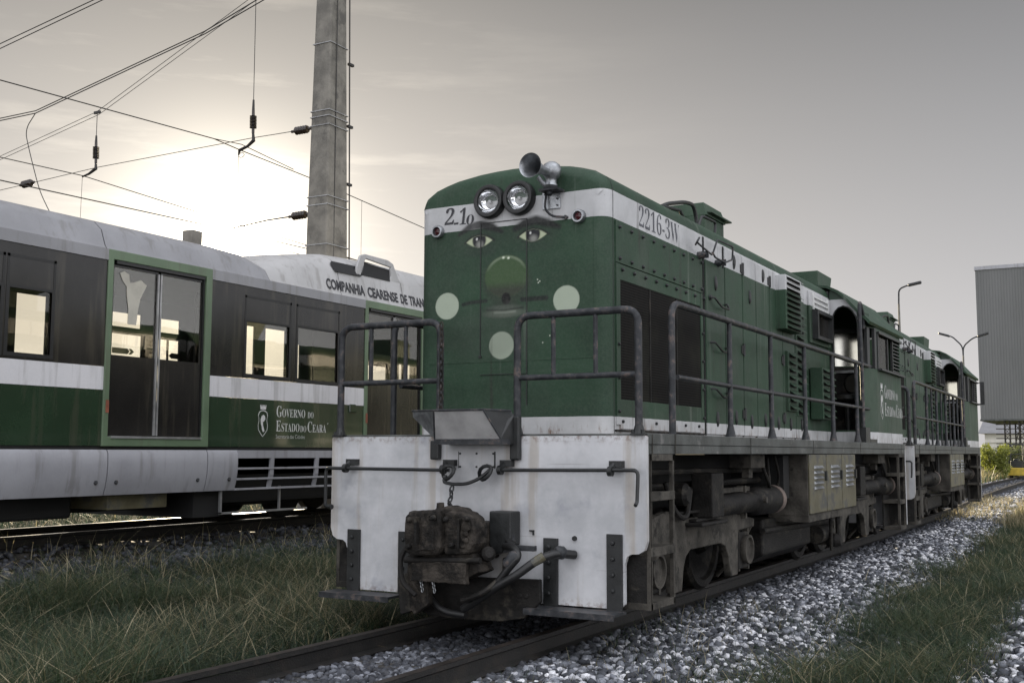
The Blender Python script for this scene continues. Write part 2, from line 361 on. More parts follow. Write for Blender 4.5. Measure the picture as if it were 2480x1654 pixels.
def shift(m, dx=0, dy=0, dz=0): m.v = [(x + dx, y + dy, z + dz) for x, y, z in m.v]; return m

# ------------------------------------------------------------------ ground, tracks
def sm(a, b, x): t = np.clip((x - a) / (b - a), 0, 1); return t * t * (3 - 2 * t)
def track_x(y):                       # centreline of the locomotives' track: straight, then a slow curve to the left
    return np.interp(y, [-60, 10, 14, 19, 24, 29, 38, 47, 60, 90], [0, 0, -.02, -.09, -.24, -.44, -.66, -.82, -.9, -.9])
def ground_z(x, y):
    x = np.asarray(x, float); y = np.asarray(y, float); xr = x - track_x(y)
    z = -.155 - .10 * sm(1.5, 2.2, xr) + .13 * sm(2.9, 3.6, xr) * (1 - sm(24, 34, y))
    z = z + .03 * sm(-.7, -1.6, -(-xr)) * 0
    z = z - .05 * sm(.9, 1.8, -xr) * (1 - sm(3.5, 4.6, -xr)) + .14 * sm(4.0, 5.2, -xr) * (1 - sm(8.6, 9.8, -xr)) + .17 * sm(5.75, 6.3, -xr) * (1 - sm(7.9, 8.6, -xr))
    z = z + .02 * np.sin(x * 2.1 + y * 1.3) * np.sin(y * 1.7 - x) * sm(1.2, 2.2, np.abs(xr))
    return z
xs = np.concatenate([np.array([-400, -200, -100, -60, -35, -22, -15]), np.arange(-12, 9, .22), np.array([10, 13, 18, 30, 60, 120, 250, 400])])
ys = np.concatenate([np.array([-60, -30, -15]), np.arange(-8, 32, .4), np.arange(32, 70, 2), np.array([80, 100, 140, 200, 320, 600, 1200])])
GX, GY = np.meshgrid(xs, ys); GZ = ground_z(GX, GY)
nx, ny = len(xs), len(ys)
gm = MB(); gm.v = list(zip(GX.ravel().tolist(), GY.ravel().tolist(), GZ.ravel().tolist()))
gm.f = [(j * nx + i, j * nx + i + 1, (j + 1) * nx + i + 1, (j + 1) * nx + i) for j in range(ny - 1) for i in range(nx - 1)]
def ground_mat():
    k = Mat('soil and ballast'); X, Y, Z = k.sep()
    vo = k.N.new('ShaderNodeTexVoronoi'); vo.inputs['Scale'].default_value = 26; k.L.new(k.tc.outputs['Object'], vo.inputs['Vector'])
    sp = k.N.new('ShaderNodeSeparateColor'); k.L.new(vo.outputs['Color'], sp.inputs[0])
    gravel = k.mix(sp.outputs[0], (.012, .012, .013), (.10, .10, .105))
    soil = k.mix(k.ramp(k.noise(3, detail=8), .3, .7), (.022, .024, .014), (.060, .052, .032))
    far = k.mix(k.ramp(k.noise(.6, detail=6), .3, .7), (.085, .105, .03), (.17, .17, .06))
    soil = k.mix(k.ramp(Y, 16, 30), soil, far)
    # ballast lies along the tracks
    X0 = X; X = k.math('ADD', X, k.math('MULTIPLY', k.math('MAXIMUM', k.math('SUBTRACT', Y, 13.0), 0.0), .022))
    a = k.ramp(k.math('ABSOLUTE', X), 2.05, 1.75)
    a = k.math('MULTIPLY', a, k.math('GREATER_THAN', X, -.85))
    X = X0; b = k.math('MULTIPLY', k.ramp(X, 2.85, 3.15), k.ramp(Y, 20, 12))
    c = k.math('MULTIPLY', k.math('MULTIPLY', k.ramp(X, -5.2, -6.2), k.ramp(X, -9.5, -9.0)), .5)
    soil = k.mix(k.ramp(X, -9.0, -10.0), soil, (.015, .014, .009))
    f = k.math('MAXIMUM', k.math('MAXIMUM', a, b), c)
    k.base(k.mix(f, soil, gravel)); k.rough(1.0); k.p.inputs['Specular IOR Level'].default_value = .02
    k.bump(k.math('SUBTRACT', 1.0, vo.outputs['Distance']), .9, .03); return k.m
g = gm.build('ground', ground_mat(), smooth=True, recalc=False); tag(g, 'uneven soil and ballast of the rail yard', None, None, 'structure')

def rail_mesh(xc, y0, y1, step, zt):
    prof = [(-.032, 0), (.032, 0), (.032, -.028), (.009, -.042), (.009, -.115), (.058, -.132), (.058, -.142), (-.058, -.142), (-.058, -.132), (-.009, -.115), (-.009, -.042), (-.032, -.028)]
    body = MB(); top = MB(); yy = np.arange(y0, y1 + .01, step); n = len(prof)
    for i, y in enumerate(yy):
        x = float(xc(y)); body.v += [(x + a, float(y), zt + b) for a, b in prof]; top.v += [(x - .031, float(y), zt + .002), (x + .031, float(y), zt + .002)]
        if i: 
            o = (i - 1) * n; body.f += [(o + k, o + (k + 1) % n, o + n + (k + 1) % n, o + n + k) for k in range(n)]
            top.f.append((2 * i - 2, 2 * i - 1, 2 * i + 1, 2 * i))
    body.f += [tuple(range(n)), tuple(range((len(yy) - 1) * n, len(yy) * n))]
    return body, top
def track(name, label, cx, y0, y1, zt, topmat, sl_to):
    t = empty(name, (0, 0, 0), label, None, None, 'structure')
    for s in (-1, 1):
        b, tp = rail_mesh(lambda y: cx(y) + s * .532, y0, y1, .5 if y1 > 40 else 1.0, zt)
        r = b.build('rail', MT['rail'], t); tp.build('rail_head', topmat, r)
    m = MB(); y = y0
    while y < sl_to:
        x = float(cx(y)); j = random.uniform(-.03, .03); h = zt - .142
        hw_ = 1.0 if zt == 0 else .80; h -= 0 if zt == 0 else .03; m.box(x - hw_ + j, x + hw_ + j, y, y + .22, h - .12, h); y += .62
    m.build('sleepers', MT['sleeper'], t, bevel=.01); return t
track('railway_track', 'rusty metre gauge track under the green locomotives', track_x, -14, 90, 0.0, MT['railtopdull'], 34)
track('railway_track', 'parallel track with a bright worn rail under the passenger train', lambda y: -6.9, -16, 90, .33, MT['railtop'], 20)

# loose ballast: one object of thousands of angular stones
def stones(name, label, P, rad, tone):
    ico = np.array([(0, 0, -1), (.7236, -.5257, -.4472), (-.2764, -.8506, -.4472), (-.8944, 0, -.4472), (-.2764, .8506, -.4472), (.7236, .5257, -.4472), (.2764, -.8506, .4472), (-.7236, -.5257, .4472), (-.7236, .5257, .4472), (.2764, .8506, .4472), (.8944, 0, .4472), (0, 0, 1)])
    fc = np.array([(0, 1, 2), (1, 0, 5), (0, 2, 3), (0, 3, 4), (0, 4, 5), (1, 5, 10), (2, 1, 6), (3, 2, 7), (4, 3, 8), (5, 4, 9), (1, 10, 6), (2, 6, 7), (3, 7, 8), (4, 8, 9), (5, 9, 10), (6, 10, 11), (7, 6, 11), (8, 7, 11), (9, 8, 11), (10, 9, 11)])
    n = len(P); q = rng.normal(size=(n, 4)); q /= np.linalg.norm(q, axis=1)[:, None]
    w_, x, y, z = q.T
    Rm = np.stack([1 - 2 * (y * y + z * z), 2 * (x * y - z * w_), 2 * (x * z + y * w_), 2 * (x * y + z * w_), 1 - 2 * (x * x + z * z), 2 * (y * z - x * w_), 2 * (x * z - y * w_), 2 * (y * z + x * w_), 1 - 2 * (x * x + y * y)], 1).reshape(n, 3, 3)
    sc_ = rng.uniform(.62, 1.3, (n, 1, 3)); v = ico[None] * rng.uniform(.74, 1.18, (n, 12, 1)) * sc_
    v = np.einsum('nij,nkj->nki', Rm, v); v[:, :, 2] *= .8
    v = v * rad[:, None, None] + P[:, None, :]
    f = (fc[None] + (np.arange(n) * 12)[:, None, None]).reshape(-1)
    me = bpy.data.meshes.new(name); me.vertices.add(n * 12); me.vertices.foreach_set('co', v.reshape(-1).astype(np.float32))
    me.loops.add(len(f)); me.loops.foreach_set('vertex_index', f.astype(np.int32)); me.polygons.add(n * 20)
    me.polygons.foreach_set('loop_start', (np.arange(n * 20) * 3).astype(np.int32)); me.update(calc_edges=True)
    at = me.attributes.new('tone', 'FLOAT', 'POINT'); at.data.foreach_set('value', np.repeat(tone, 12).astype(np.float32))
    me.materials.append(MT['stone']); o = bpy.data.objects.new(name, me); col.objects.link(o); tag(o, label, None, None, 'stuff'); return o
k = Mat('crushed granite'); at = k.N.new('ShaderNodeAttribute'); at.attribute_name = 'tone'
rp = k.N.new('ShaderNodeValToRGB'); e = rp.color_ramp.elements; e[0].color = (.030, .032, .038, 1); e[1].color = (.80, .80, .82, 1)
for p_, c_ in ((.30, (.075, .080, .092, 1)), (.55, (.24, .25, .28, 1)), (.76, (.56, .56, .58, 1))):
    x_ = rp.color_ramp.elements.new(p_); x_.color = c_
k.L.new(at.outputs['Fac'], rp.inputs[0])
k.base(k.mix(k.ramp(k.noise(40, detail=5), .45, .75), rp.outputs[0], (.07, .068, .07))); k.rough(.8); k.p.inputs['Specular IOR Level'].default_value = .2; k.bump(k.noise(70, detail=4), .4, .01); MT['stone'] = k.m
def scatter(n, x0, x1, y0, y1, keep=None):
    x = rng.uniform(x0, x1, n); y = rng.uniform(y0, y1, n)
    if keep is not None: m = keep(x, y); x = x[m]; y = y[m]
    return x, y
def edge_right(y): return np.interp(y, [-6, 0, 1.7, 5, 7, 13, 20, 60], [2.15, 2.2, 2.2, 2.1, 2.05, 1.80, 1.9, 1.9])
def piece(n, x0, x1, y0, y1, r0, r1, keep=None, up=(.0, .7)):
    x, y = scatter(n, x0, x1, y0, y1, keep); xx = x + track_x(y); r = rng.uniform(r0, r1, len(x))
    z = ground_z(xx, y) + r * rng.uniform(up[0], up[1], len(x)); return np.stack([xx, y, z], 1), r
def field(x, y, s=1.0, seed=0):
    return .5 + .25 * (np.sin(x * 2.3 * s + 1.3 * np.sin(y * 1.1 * s + seed)) + np.sin(y * 1.9 * s + 1.7 * np.sin(x * 1.6 * s + seed * 2)))
S = []
fade = lambda x, y: (x < edge_right(y) + rng.normal(0, .10, len(x))) & (x > .60)
S.append(piece(17000, .60, 2.5, -4, 8, .019, .038, fade))
S.append(piece(9000, .60, 2.3, 8, 18, .022, .042, fade))
S.append(piece(7000, .60, 2.2, 18, 34, .03, .055, fade))
S.append(piece(7000, -.48, .47, -5, 3, .018, .036, lambda x, y: np.abs(x) < .46, (-.1, .5)))
S.append(piece(2500, -.48, .47, 17, 34, .03, .05, None, (-.1, .5)))
S.append(piece(6000, -1.3, 1.8, 30, 60, .04, .07, lambda x, y: np.abs(np.abs(x) - .53) > .08, (-.2, .4)))
S.append(piece(700, -.86, -.60, -5, 1.5, .014, .028))
S.append(piece(9000, 2.95, 5.2, -3, 8, .020, .042, lambda x, y: x > 3.12 + rng.normal(0, .07, len(x)) - .02 * y))
S.append(piece(9000, -6.0, -4.2, -3, 14, .018, .050, lambda x, y: rng.random(len(x)) < np.clip((-x - 4.2) / 1.0, .05, 1.) * (.35 + .9 * field(x, y, 1.2, 3))))
S.append(piece(9000, -10.5, -6.0, -4, 12, .022, .05))
S.append(piece(1500, 1.9, 3.1, -3, 6, .018, .034, lambda x, y: y < 1.5 + rng.normal(0, 1.5, len(x))))
P = np.concatenate([a for a, b in S]); r = np.concatenate([b for a, b in S])
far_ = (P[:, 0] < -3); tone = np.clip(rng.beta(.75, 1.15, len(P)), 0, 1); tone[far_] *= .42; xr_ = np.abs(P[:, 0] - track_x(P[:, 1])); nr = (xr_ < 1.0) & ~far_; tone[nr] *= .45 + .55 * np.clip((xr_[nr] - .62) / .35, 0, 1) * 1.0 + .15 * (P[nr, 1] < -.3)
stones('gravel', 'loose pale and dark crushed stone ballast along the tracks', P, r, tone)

# grass: one object of thin bent blades
def grass(name, label, x, y, ln, width, lean, tone, kind='stuff'):
    n = len(x); z = ground_z(x, y) - .01; a = rng.uniform(0, 2 * np.pi, n); dx, dy = np.cos(a), np.sin(a)
    b2 = a + np.pi / 2 + rng.normal(0, .5, n); wx, wy = np.cos(b2), np.sin(b2)
    T = np.array([0, .38, .72, 1.0]); V = np.empty((n, 8, 3))
    curl = rng.uniform(.3, 1.0, n)
    for i, t in enumerate(T):
        hor = ln * lean * t ** (1 + curl) ; ver = ln * np.maximum(t - .42 * lean * t * t * curl, .25 * t)
        cx_ = x + dx * hor; cy_ = y + dy * hor; cz_ = z + ver; ww = width * (1 - t * .88) / 2
        V[:, 2 * i, 0] = cx_ - wx * ww; V[:, 2 * i, 1] = cy_ - wy * ww; V[:, 2 * i, 2] = cz_
        V[:, 2 * i + 1, 0] = cx_ + wx * ww; V[:, 2 * i + 1, 1] = cy_ + wy * ww; V[:, 2 * i + 1, 2] = cz_
    fc = np.array([(0, 1, 3, 2), (2, 3, 5, 4), (4, 5, 7, 6)]); f = (fc[None] + (np.arange(n) * 8)[:, None, None]).reshape(-1)
    me = bpy.data.meshes.new(name); me.vertices.add(n * 8); me.vertices.foreach_set('co', V.reshape(-1).astype(np.float32))
    me.loops.add(len(f)); me.loops.foreach_set('vertex_index', f.astype(np.int32)); me.polygons.add(n * 3)
    me.polygons.foreach_set('loop_start', (np.arange(n * 3) * 4).astype(np.int32)); me.update(calc_edges=True)
    at = me.attributes.new('tone', 'FLOAT', 'POINT'); at.data.foreach_set('value', np.repeat(tone, 8).astype(np.float32))
    me.materials.append(MT['grass']); o = bpy.data.objects.new(name, me); col.objects.link(o); tag(o, label, None, None, kind); return o
k = Mat('grass blades'); at = k.N.new('ShaderNodeAttribute'); at.attribute_name = 'tone'
rp = k.N.new('ShaderNodeValToRGB'); e = rp.color_ramp.elements; e[0].color = (.012, .020, .013, 1); e[1].color = (.42, .36, .23, 1)
for p_, c_ in ((.30, (.022, .044, .022, 1)), (.55, (.048, .078, .032, 1)), (.78, (.15, .13, .065, 1))):
    x_ = rp.color_ramp.elements.new(p_); x_.color = c_
k.L.new(at.outputs['Fac'], rp.inputs[0]); k.base(rp.outputs[0]); k.rough(.55)
tl = k.N.new('ShaderNodeBsdfTranslucent'); k.L.new(rp.outputs[0], tl.inputs[0]); ms = k.N.new('ShaderNodeMixShader'); ms.inputs[0].default_value = .42
k.L.new(k.p.outputs[0], ms.inputs[1]); k.L.new(tl.outputs[0], ms.inputs[2]); k.L.new(ms.outputs[0], k.out.inputs[0]); MT['grass'] = k.m
def field(x, y, s=1.0, seed=0):
    return .5 + .25 * (np.sin(x * 2.3 * s + 1.3 * np.sin(y * 1.1 * s + seed)) + np.sin(y * 1.9 * s + 1.7 * np.sin(x * 1.6 * s + seed * 2)))
def grow(n, x0, x1, y0, y1, l0, l1, wd, lean, keep, straw=.08, base=.35):
    x, y = scatter(n, x0, x1, y0, y1, keep); fl = field(x, y, 1.3, 2); xx = x + track_x(y)
    ln = rng.uniform(l0, l1, len(x)) * (.6 + .7 * fl); to = np.clip(base * (.55 + .8 * fl) + rng.normal(0, .16, len(x)), 0, .82)
    s_ = rng.random(len(x)) < straw * (.4 + 1.6 * field(x, y, .8, 5)); to[s_] = rng.uniform(.75, 1.0, s_.sum())
    wv = np.full(len(x), wd) * rng.uniform(.6, 1.4, len(x)); wv[s_] *= 1.6; ln[s_] *= 1.15
    return xx, y, ln, wv, rng.uniform(lean[0], lean[1], len(x)), to
G = []
leftk = lambda x, y: (rng.random(len(x)) < np.clip((-x - .62) / .5, 0, 1)) & (rng.random(len(x)) < np.clip((5.35 + x) / 1.1, .05, 1)) & (rng.random(len(x)) < .35 + .9 * field(x, y, 1.0, 1))
G.append(grow(150000, -5.8, -.62, -3.2, 6, .12, .38, .0060, (.4, 2.2), leftk, .08, .38))
G.append(grow(36000, -5.6, -.9, 6, 16, .16, .34, .008, (.3, 1.0), leftk, .08, .38))
G.append(grow(900, -6.25, -5.0, -3, 12, .12, .30, .006, (.2, 1.2), None, .6, .5))
rk = lambda x, y: (x > edge_right(y) + rng.normal(0, .18, len(x)) - .15) & ((x < 3.15 + rng.normal(0, .12, len(x))) | (y > 8 + rng.normal(0, 1.5, len(x))))
G.append(grow(90000, 1.5, 4.2, -3.5, 8, .08, .26, .0055, (.5, 2.0), rk, .05, .38))
G.append(grow(42000, 1.2, 5.2, 8, 17, .08, .24, .008, (.4, 1.4), lambda x, y: rk(x - .22, y), .06, .42))
G.append(grow(9000, 1.9, 4.2, 16, 24, .16, .40, .012, (.1, .7), rk, .45, .62))
G.append(grow(24000, 1.8, 8.0, 17, 48, .14, .36, .020, (.2, .8), rk, .30, .60))
G.append(grow(16000, -17, -8.9, -3, 22, .14, .32, .014, (.3, 1.2), None, .02, .04))
G.append(grow(16000, -9.0, -1.2, 30, 75, .3, .7, .045, (.2, .7), lambda x, y: (rng.random(len(x)) < .9), .10, .62))
G.append(grow(3000, .55, 1.9, 17, 30, .08, .2, .010, (.2, .8), None, .5, .6))
G.append(grow(1500, .75, 1.9, -3, 3, .08, .2, .004, (.2, .9), None, .1, .4))
grass('grass', 'tangled dry and green grass beside the tracks', *[np.concatenate([g_[i] for g_ in G]) for i in range(6)])

# ------------------------------------------------------------------ the locomotive
HW = .8345; FW = 1.323
prof_half = [(.8345, 3.18), (.831, 3.23), (.815, 3.275), (.785, 3.315), (.70, 3.368), (.60, 3.40), (.50, 3.425), (.30, 3.452), (.15, 3.462), (0, 3.466)]
PROF = prof_half + [(-a, b) for a, b in prof_half[-2::-1]]      # right eave over the crown to the left eave
def hood_section(inset, zb=1.37):
    pts = [(HW - inset, zb), (HW - inset, 2.2), (HW - inset, 3.0)]
    for a, b in PROF:
        r_ = math.hypot(a / HW, (b - 3.16) / .28) or 1; nxv, nzv = (a / HW) * .55 if abs(a) > .8 else a / HW * .25, 1.0 if abs(a) < .8 else .6
        if abs(a) > .834: nxv, nzv = math.copysign(1, a), .0
        q_ = math.hypot(nxv, nzv); pts.append((a - inset * nxv / q_, b - inset * nzv / q_))
    return pts + [(-HW + inset, 3.0), (-HW + inset, 2.2), (-HW + inset, zb)]
def make_loco():
    t = empty('diesel_locomotive', (0, 0, 0))
    P = lambda name, m, mat, par=t, **kw: m.build(name, MT[mat] if isinstance(mat, str) else mat, par, **kw)
    # hood
    m = MB(); Rr = .10; rings = []
    for k_ in range(7):
        a = math.pi / 2 * k_ / 6; rings.append((.46 + Rr * (1 - math.sin(a)), Rr * (1 - math.cos(a)) if k_ < 6 else Rr))
    rings = [(.46, Rr * 1.0)] + [(.46 + Rr * (1 - math.cos(b)), Rr * (1 - math.sin(b))) for b in [math.pi / 2 * i / 6 for i in range(1, 7)]] + [(2.5, 0), (4.5, 0), (7.28, 0)]
    n = None
    for i, (y, ins) in enumerate(rings):
        s_ = hood_section(ins); n = len(s_); m.v += [(a, y, b) for a, b in s_]
        if i: o = (i - 1) * n; m.f += [(o + k_, o + k_ + 1, o + n + k_ + 1, o + n + k_) for k_ in range(n - 1)]
    m.f.append(tuple(range(n))); m.f.append(tuple(range((len(rings) - 1) * n, len(rings) * n)))
    hood = P('hood', m, 'paint', smooth=True)
    # seam between nose and hood side, roof panel joints
    m = MB()
    for y in (.565, 5.98):
        s_ = [(a * 1.002, b + .002) for a, b in hood_section(0)]
        m.v += [(a, y, b) for a, b in s_] + [(a, y + .008, b) for a, b in s_]; o = len(m.v) - 2 * n
        m.f += [(o + k_, o + k_ + 1, o + n + k_ + 1, o + n + k_) for k_ in range(n - 1)]
    P('panel_joint', m, 'black', hood)
    # nose door outline and hinges
    m = MB(); Y = .452
    m.box(-.252, -.246, Y, .461, 1.98, 3.035).box(.160, .166, Y, .461, 1.60, 3.035).box(-.252, .166, Y, .461, 3.032, 3.038).box(-.252, .166, Y, .461, 1.84, 1.8435)
    m.box(-.262, -.236, Y - .006, .461, 1.975, 1.99)
    P('nose_door_outline', m, 'black')
    # headlights
    for (x, z) in ((-.158, 3.198), (.106, 3.198)):
        m = MB().lathe([(0, .134), (-.045, .134), (-.065, .125), (-.068, .11), (-.062, .096), (-.03, .090), (-.0, .088)], (x, .462, z), (0, 1, 0), 36, cap=False)
        h = P('headlight', m, 'rubber', smooth=True)
        m = MB().lathe([(-.040, .092), (-.02, .085), (.0, .070), (.012, .045), (.018, .015), (.018, .001)], (x, .452, z), (0, 1, 0), 32, cap=False)
        P('reflector', m, 'chrome', h, smooth=True)
        m = MB().lathe([(-.044, .093), (-.052, .07), (-.056, .035), (-.057, .001)], (x, .455, z), (0, 1, 0), 32, cap=False)
        P('lens', m, 'lampglass', h, smooth=True)
        P('bulb', MB().lathe([(-.03, .001), (-.028, .012), (-.01, .016), (.01, .012)], (x, .452, z), (0, 1, 0), 12), 'galv', h, smooth=True)
    # marker lamps
    for x in (-.645, .612):
        m = MB().lathe([(0, .055), (-.035, .053), (-.045, .047), (-.045, .036), (-.02, .032), (-.02, .001)], (x, .463, 3.005), (0, 1, 0), 24, cap=False)
        mk = P('marker_lamp', m, 'steelsilver', smooth=True)
        P('lens', MB().lathe([(0, .033), (-.012, .028), (-.018, .015), (-.02, .001)], (x, .447, 3.005), (0, 1, 0), 18, cap=False), 'red', mk, smooth=True)
    # horn: base bracket, body, bell
    bx = .405
    m = MB().box(.30, .455, .448, .462, 3.085, 3.225)
    hb = P('horn_bracket', m, 'steelsilver', bevel=.003)
    m = MB().box(.33, .49, .33, .45, 3.205, 3.222).tube([(.41, .36, 3.20), (.415, .35, 3.17)], .02, 8)
    for a, b in ((.325, 3.11), (.43, 3.11), (.325, 3.20), (.43, 3.16)): m.cyl((a, .449, b), (a, .438, b), .007, n=8)
    P('bracket_plate', m, 'tube', hb, each=True)
    m = MB().lathe([(0, .040), (.02, .052), (.045, .04), (.07, .045), (.10, .068), (.15, .074), (.18, .060), (.20, .03), (.205, .001)], (.415, .37, 3.225), (.05, 0, 1), 24)
    m.lathe([(0, .022), (.1, .018)], (.38, .37, 3.24), (-.3, -.2, .4), 10)
    horn = P('horn', m, 'steelsilver', smooth=True)
    ax = Vector((-.02, -1, -.02)).normalized()
    prof = [(0, .034), (.05, .030), (.10, .033), (.16, .040), (.22, .055), (.265, .074), (.295, .090), (.30, .092), (.298, .089), (.262, .068), (.215, .048), (.15, .033), (.08, .022), (.04, .001)]
    P('horn_bell', MB().lathe(prof, (.418, .345, 3.335), ax, 36, cap=False), 'steelsilver', horn, smooth=True)
    P('air_pipe', MB().tube(rpath([(.345, .43, 3.20), (.345, .40, 3.08), (.40, .41, 3.02), (.50, .445, 3.01), (.515, .46, 3.01)], .05), .009, 8).lathe([(0, .016), (.03, .014)], (.50, .44, 3.01), (0, 1, 0), 10), 'tube')
    # front plate
    poly = [(-FW, 1.35), (-FW + .012, 1.36), (FW - .012, 1.36), (FW, 1.35), (FW, .66), (FW - .02, .60), (FW - .06, .575), (FW - .12, .57), (1.175, .55), (1.158, .50), (1.158, .24), (1.12, .205), (-1.12, .205), (-1.158, .24), (-1.158, .50), (-1.175, .55), (-FW + .12, .57), (-FW + .06, .575), (-FW + .02, .60), (-FW, .66)]
    plate = P('buffer_plate', MB().prism(poly, 'y', 0, .035), 'plate')
    m = MB()
    for x0, x1, z1, z0 in ((-1.145, -1.03, .655, .19), (-.67, -.56, .655, .19), (.555, .665, .655, .19), (1.035, 1.148, .70, .19)):
        m.box(x0, x1, -.022, -.001, z0, z1)
        for zz in np.arange(z1 - .06, z0 + .04, -.105): m.lathe([(0, .015), (.012, .015), (.016, .010)], ((x0 + x1) / 2 - .01, -.022, zz), (0, -1, 0), 8)
    P('step_strap', m, 'black', bevel=.003, each=True)
    for x0, x1 in ((-1.26, -.62), (.50, 1.17)):
        P('step_tread', MB().box(x0, x1, -.21, .0, .178, .195).box(x0, x1, -.21, -.203, .155, .178), 'tube')
    m = MB()   # seams on the plate
    m.box(-.155, -.152, -.004, .0, 1.13, 1.25).box(.150, .158, -.008, .0, 1.13, 1.25)
    for x in (-.14, 0, .14):
        for z in (1.14, 1.235): m.lathe([(0, .008), (.01, .006)], (x, 0, z), (0, -1, 0), 8)
    for (x, z) in ((.79, .66),): m.lathe([(0, .018), (.015, .016)], (x, 0, z), (0, -1, 0), 10)
    m.box(.44, .475, -.012, 0, .695, .705).box(.465, .475, -.012, 0, .67, .70)
    P('plate_fitting', m, 'black', each=True)
    # raised drop-plate chute
    TL, TR, BR, BL = (-.18, -.30, 1.54), (.23, -.30, 1.54), (.315, -.20, 1.34), (-.235, -.20, 1.34)
    def thick(m_): 
        V = m_.v[:]; F = m_.f[:]; m_.add([(x, y + .010, z) for x, y, z in V], [f[::-1] for f in F]); n_ = len(V)
        for f in F: m_.f += [(f[i], f[(i + 1) % len(f)], f[(i + 1) % len(f)] + n_, f[i] + n_) for i in range(len(f))]
        return m_
    ch = P('drop_chute', thick(MB().add([TL, TR, BR, BL], [(0, 1, 2, 3)])), 'chute')
    P('chute_flange', thick(MB().add([TL, (-.485, -.12, 1.545), (-.48, -.12, 1.50), BL], [(0, 1, 2, 3)])), 'steelsilver', ch)
    P('chute_flange', thick(MB().add([TR, (.31, -.05, 1.535), (.335, -.05, 1.50), (.335, -.05, 1.30), BR], [(0, 1, 2, 3, 4)])), 'black', ch)
    m = MB().box(-.235, .33, -.21, -.005, 1.30, 1.338).tube([(-.485, -.12, 1.547), TL, TR, (.31, -.05, 1.54)], .008, 6).tube([TL, BL], .007, 6).tube([TR, BR], .007, 6)
    P('chute_frame', m, 'tube', ch)
    for x0, x1, z1 in ((-.375, -.30, 1.33), (.30, .375, 1.50)): P('chute_bracket', MB().box(x0, x1, -.05, 0, 1.19, z1), 'black', ch, bevel=.01)
    P('cover_plate', MB().prism([(-.245, 1.47), (-.257, 1.47), (-.212, 1.37), (-.202, 1.37)], 'x', -.03, .11), 'steelsilver', ch)
    # uncoupling rod
    m = MB()
    m.tube(rpath([(-1.31, -.09, .83), (-1.31, -.09, 1.12), (-.18, -.09, 1.115)], .04), .013, 8)
    m.tube(rpath([(.22, -.09, 1.12), (1.30, -.09, 1.13), (1.295, -.10, .92), (1.295, -.13, .90)], .04), .013, 8)
    m.tube([(-1.31, -.09, .835), (-1.27, -.10, .825), (-1.23, -.11, .825)], [.014, .018, .020], 8)
    m.tube(rpath([(-.20, -.10, 1.08), (-.21, -.12, 1.03), (-.12, -.13, 1.015), (0, -.13, 1.02), (.10, -.12, 1.06), (.17, -.10, 1.12)], .05), .013, 8)
    P('uncoupling_rod', m, 'black', smooth=True, each=True)
    m = MB()
    for x in (-1.10, -.21, .27, 1.12):
        m.box(x - .05, x + .045, -.05, 0, 1.145, 1.19); m.tube([(x - .02, -.03, 1.17), (x - .025, -.09, 1.12)], .02, 8); m.lathe([(0, .034), (.03, .034)], (x - .035, -.09, 1.12), (1, 0, 0), 12)
    for k_, (x, z, a) in enumerate(((-.17, 1.10, .7), (.14, 1.10, .9))):
        m.tube([(x + math.cos(q_) * .045 + math.sin(q_) * .02 * a, -.12 + .012 * math.sin(q_ * 2), z + math.sin(q_) * .05) for q_ in np.linspace(0, 2 * math.pi, 13)[:-1]], .014, 8, closed=True)
    P('rod_bracket', m, 'black', smooth=True, each=True)
    m = MB()   # chain
    ch_pts = [(-.115, -.15, 1.00), (-.10, -.18, .965), (-.085, -.21, .93), (-.07, -.25, .895), (-.05, -.29, .875), (-.01, -.32, .86)]
    for i in range(len(ch_pts) - 1):
        a = Vector(ch_pts[i]); b = Vector(ch_pts[i + 1]); d_ = (b - a); c_ = (a + b) / 2; ln = d_.length * .68; d_.normalize()
        sd_ = d_.cross(Vector((0, 1, 0))).normalized() if i % 2 == 0 else Vector((0, 1, 0)) - d_ * d_.y
        m.tube([c_ + d_ * math.cos(q_) * ln + sd_ * math.sin(q_) * .017 for q_ in np.linspace(0, 2 * math.pi, 13)[:-1]], .0065, 6, closed=True)
    P('coupling_chain', m, 'black', smooth=True)
    # coupler
    m = MB()
    m.prism([(-.27, .56), (-.27, .80), (-.22, .835), (-.05, .85), (.02, .85), (.03, .60), (.0, .545), (-.22, .53)], 'y', -.52, -.33)
    m.prism([(.02, .55), (.02, .84), (.17, .84), (.24, .80), (.265, .74), (.265, .63), (.22, .56)], 'y', -.47, -.28)
    m.prism([(-.08, .86), (.02, .875), (.12, .868), (.17, .84), (.17, .80), (-.08, .80)], 'y', -.44, -.30)
    m.box(-.35, -.24, -.36, -.28, .775, .83).box(-.20, .20, -.34, 0, .50, .76)
    ctx_ = bpy.data.textures.new('cast lumps', 'CLOUDS'); ctx_.noise_scale = .06; ctx_.noise_depth = 3
    def rough_cast(o, st=.022):
        sb = o.modifiers.new('dice', 'SUBSURF'); sb.subdivision_type = 'SIMPLE'; sb.levels = 3; sb.render_levels = 3
        dp = o.modifiers.new('lumps', 'DISPLACE'); dp.texture = ctx_; dp.strength = st; dp.mid_level = .5; dp.texture_coords = 'LOCAL'; return o
    cp = rough_cast(P('coupler', m, 'rusty', bevel=.022))
    m = MB().box(.20, .375, -.16, -.02, .60, .835).prism([(.20, .62), (.37, .62), (.30, .55), (.22, .53)], 'y', -.16, -.02)
    P('side_stop', m, 'black', cp, bevel=.01)
    m = MB().prism([(-.33, .52), (-.24, .545), (-.16, .40), (-.14, .20), (-.26, .12), (-.30, .16)], 'y', -.40, -.34).prism([(-.20, .56), (.22, .56), (.28, .44), (.14, .38), (-.12, .38)], 'y', -.42, -.22)
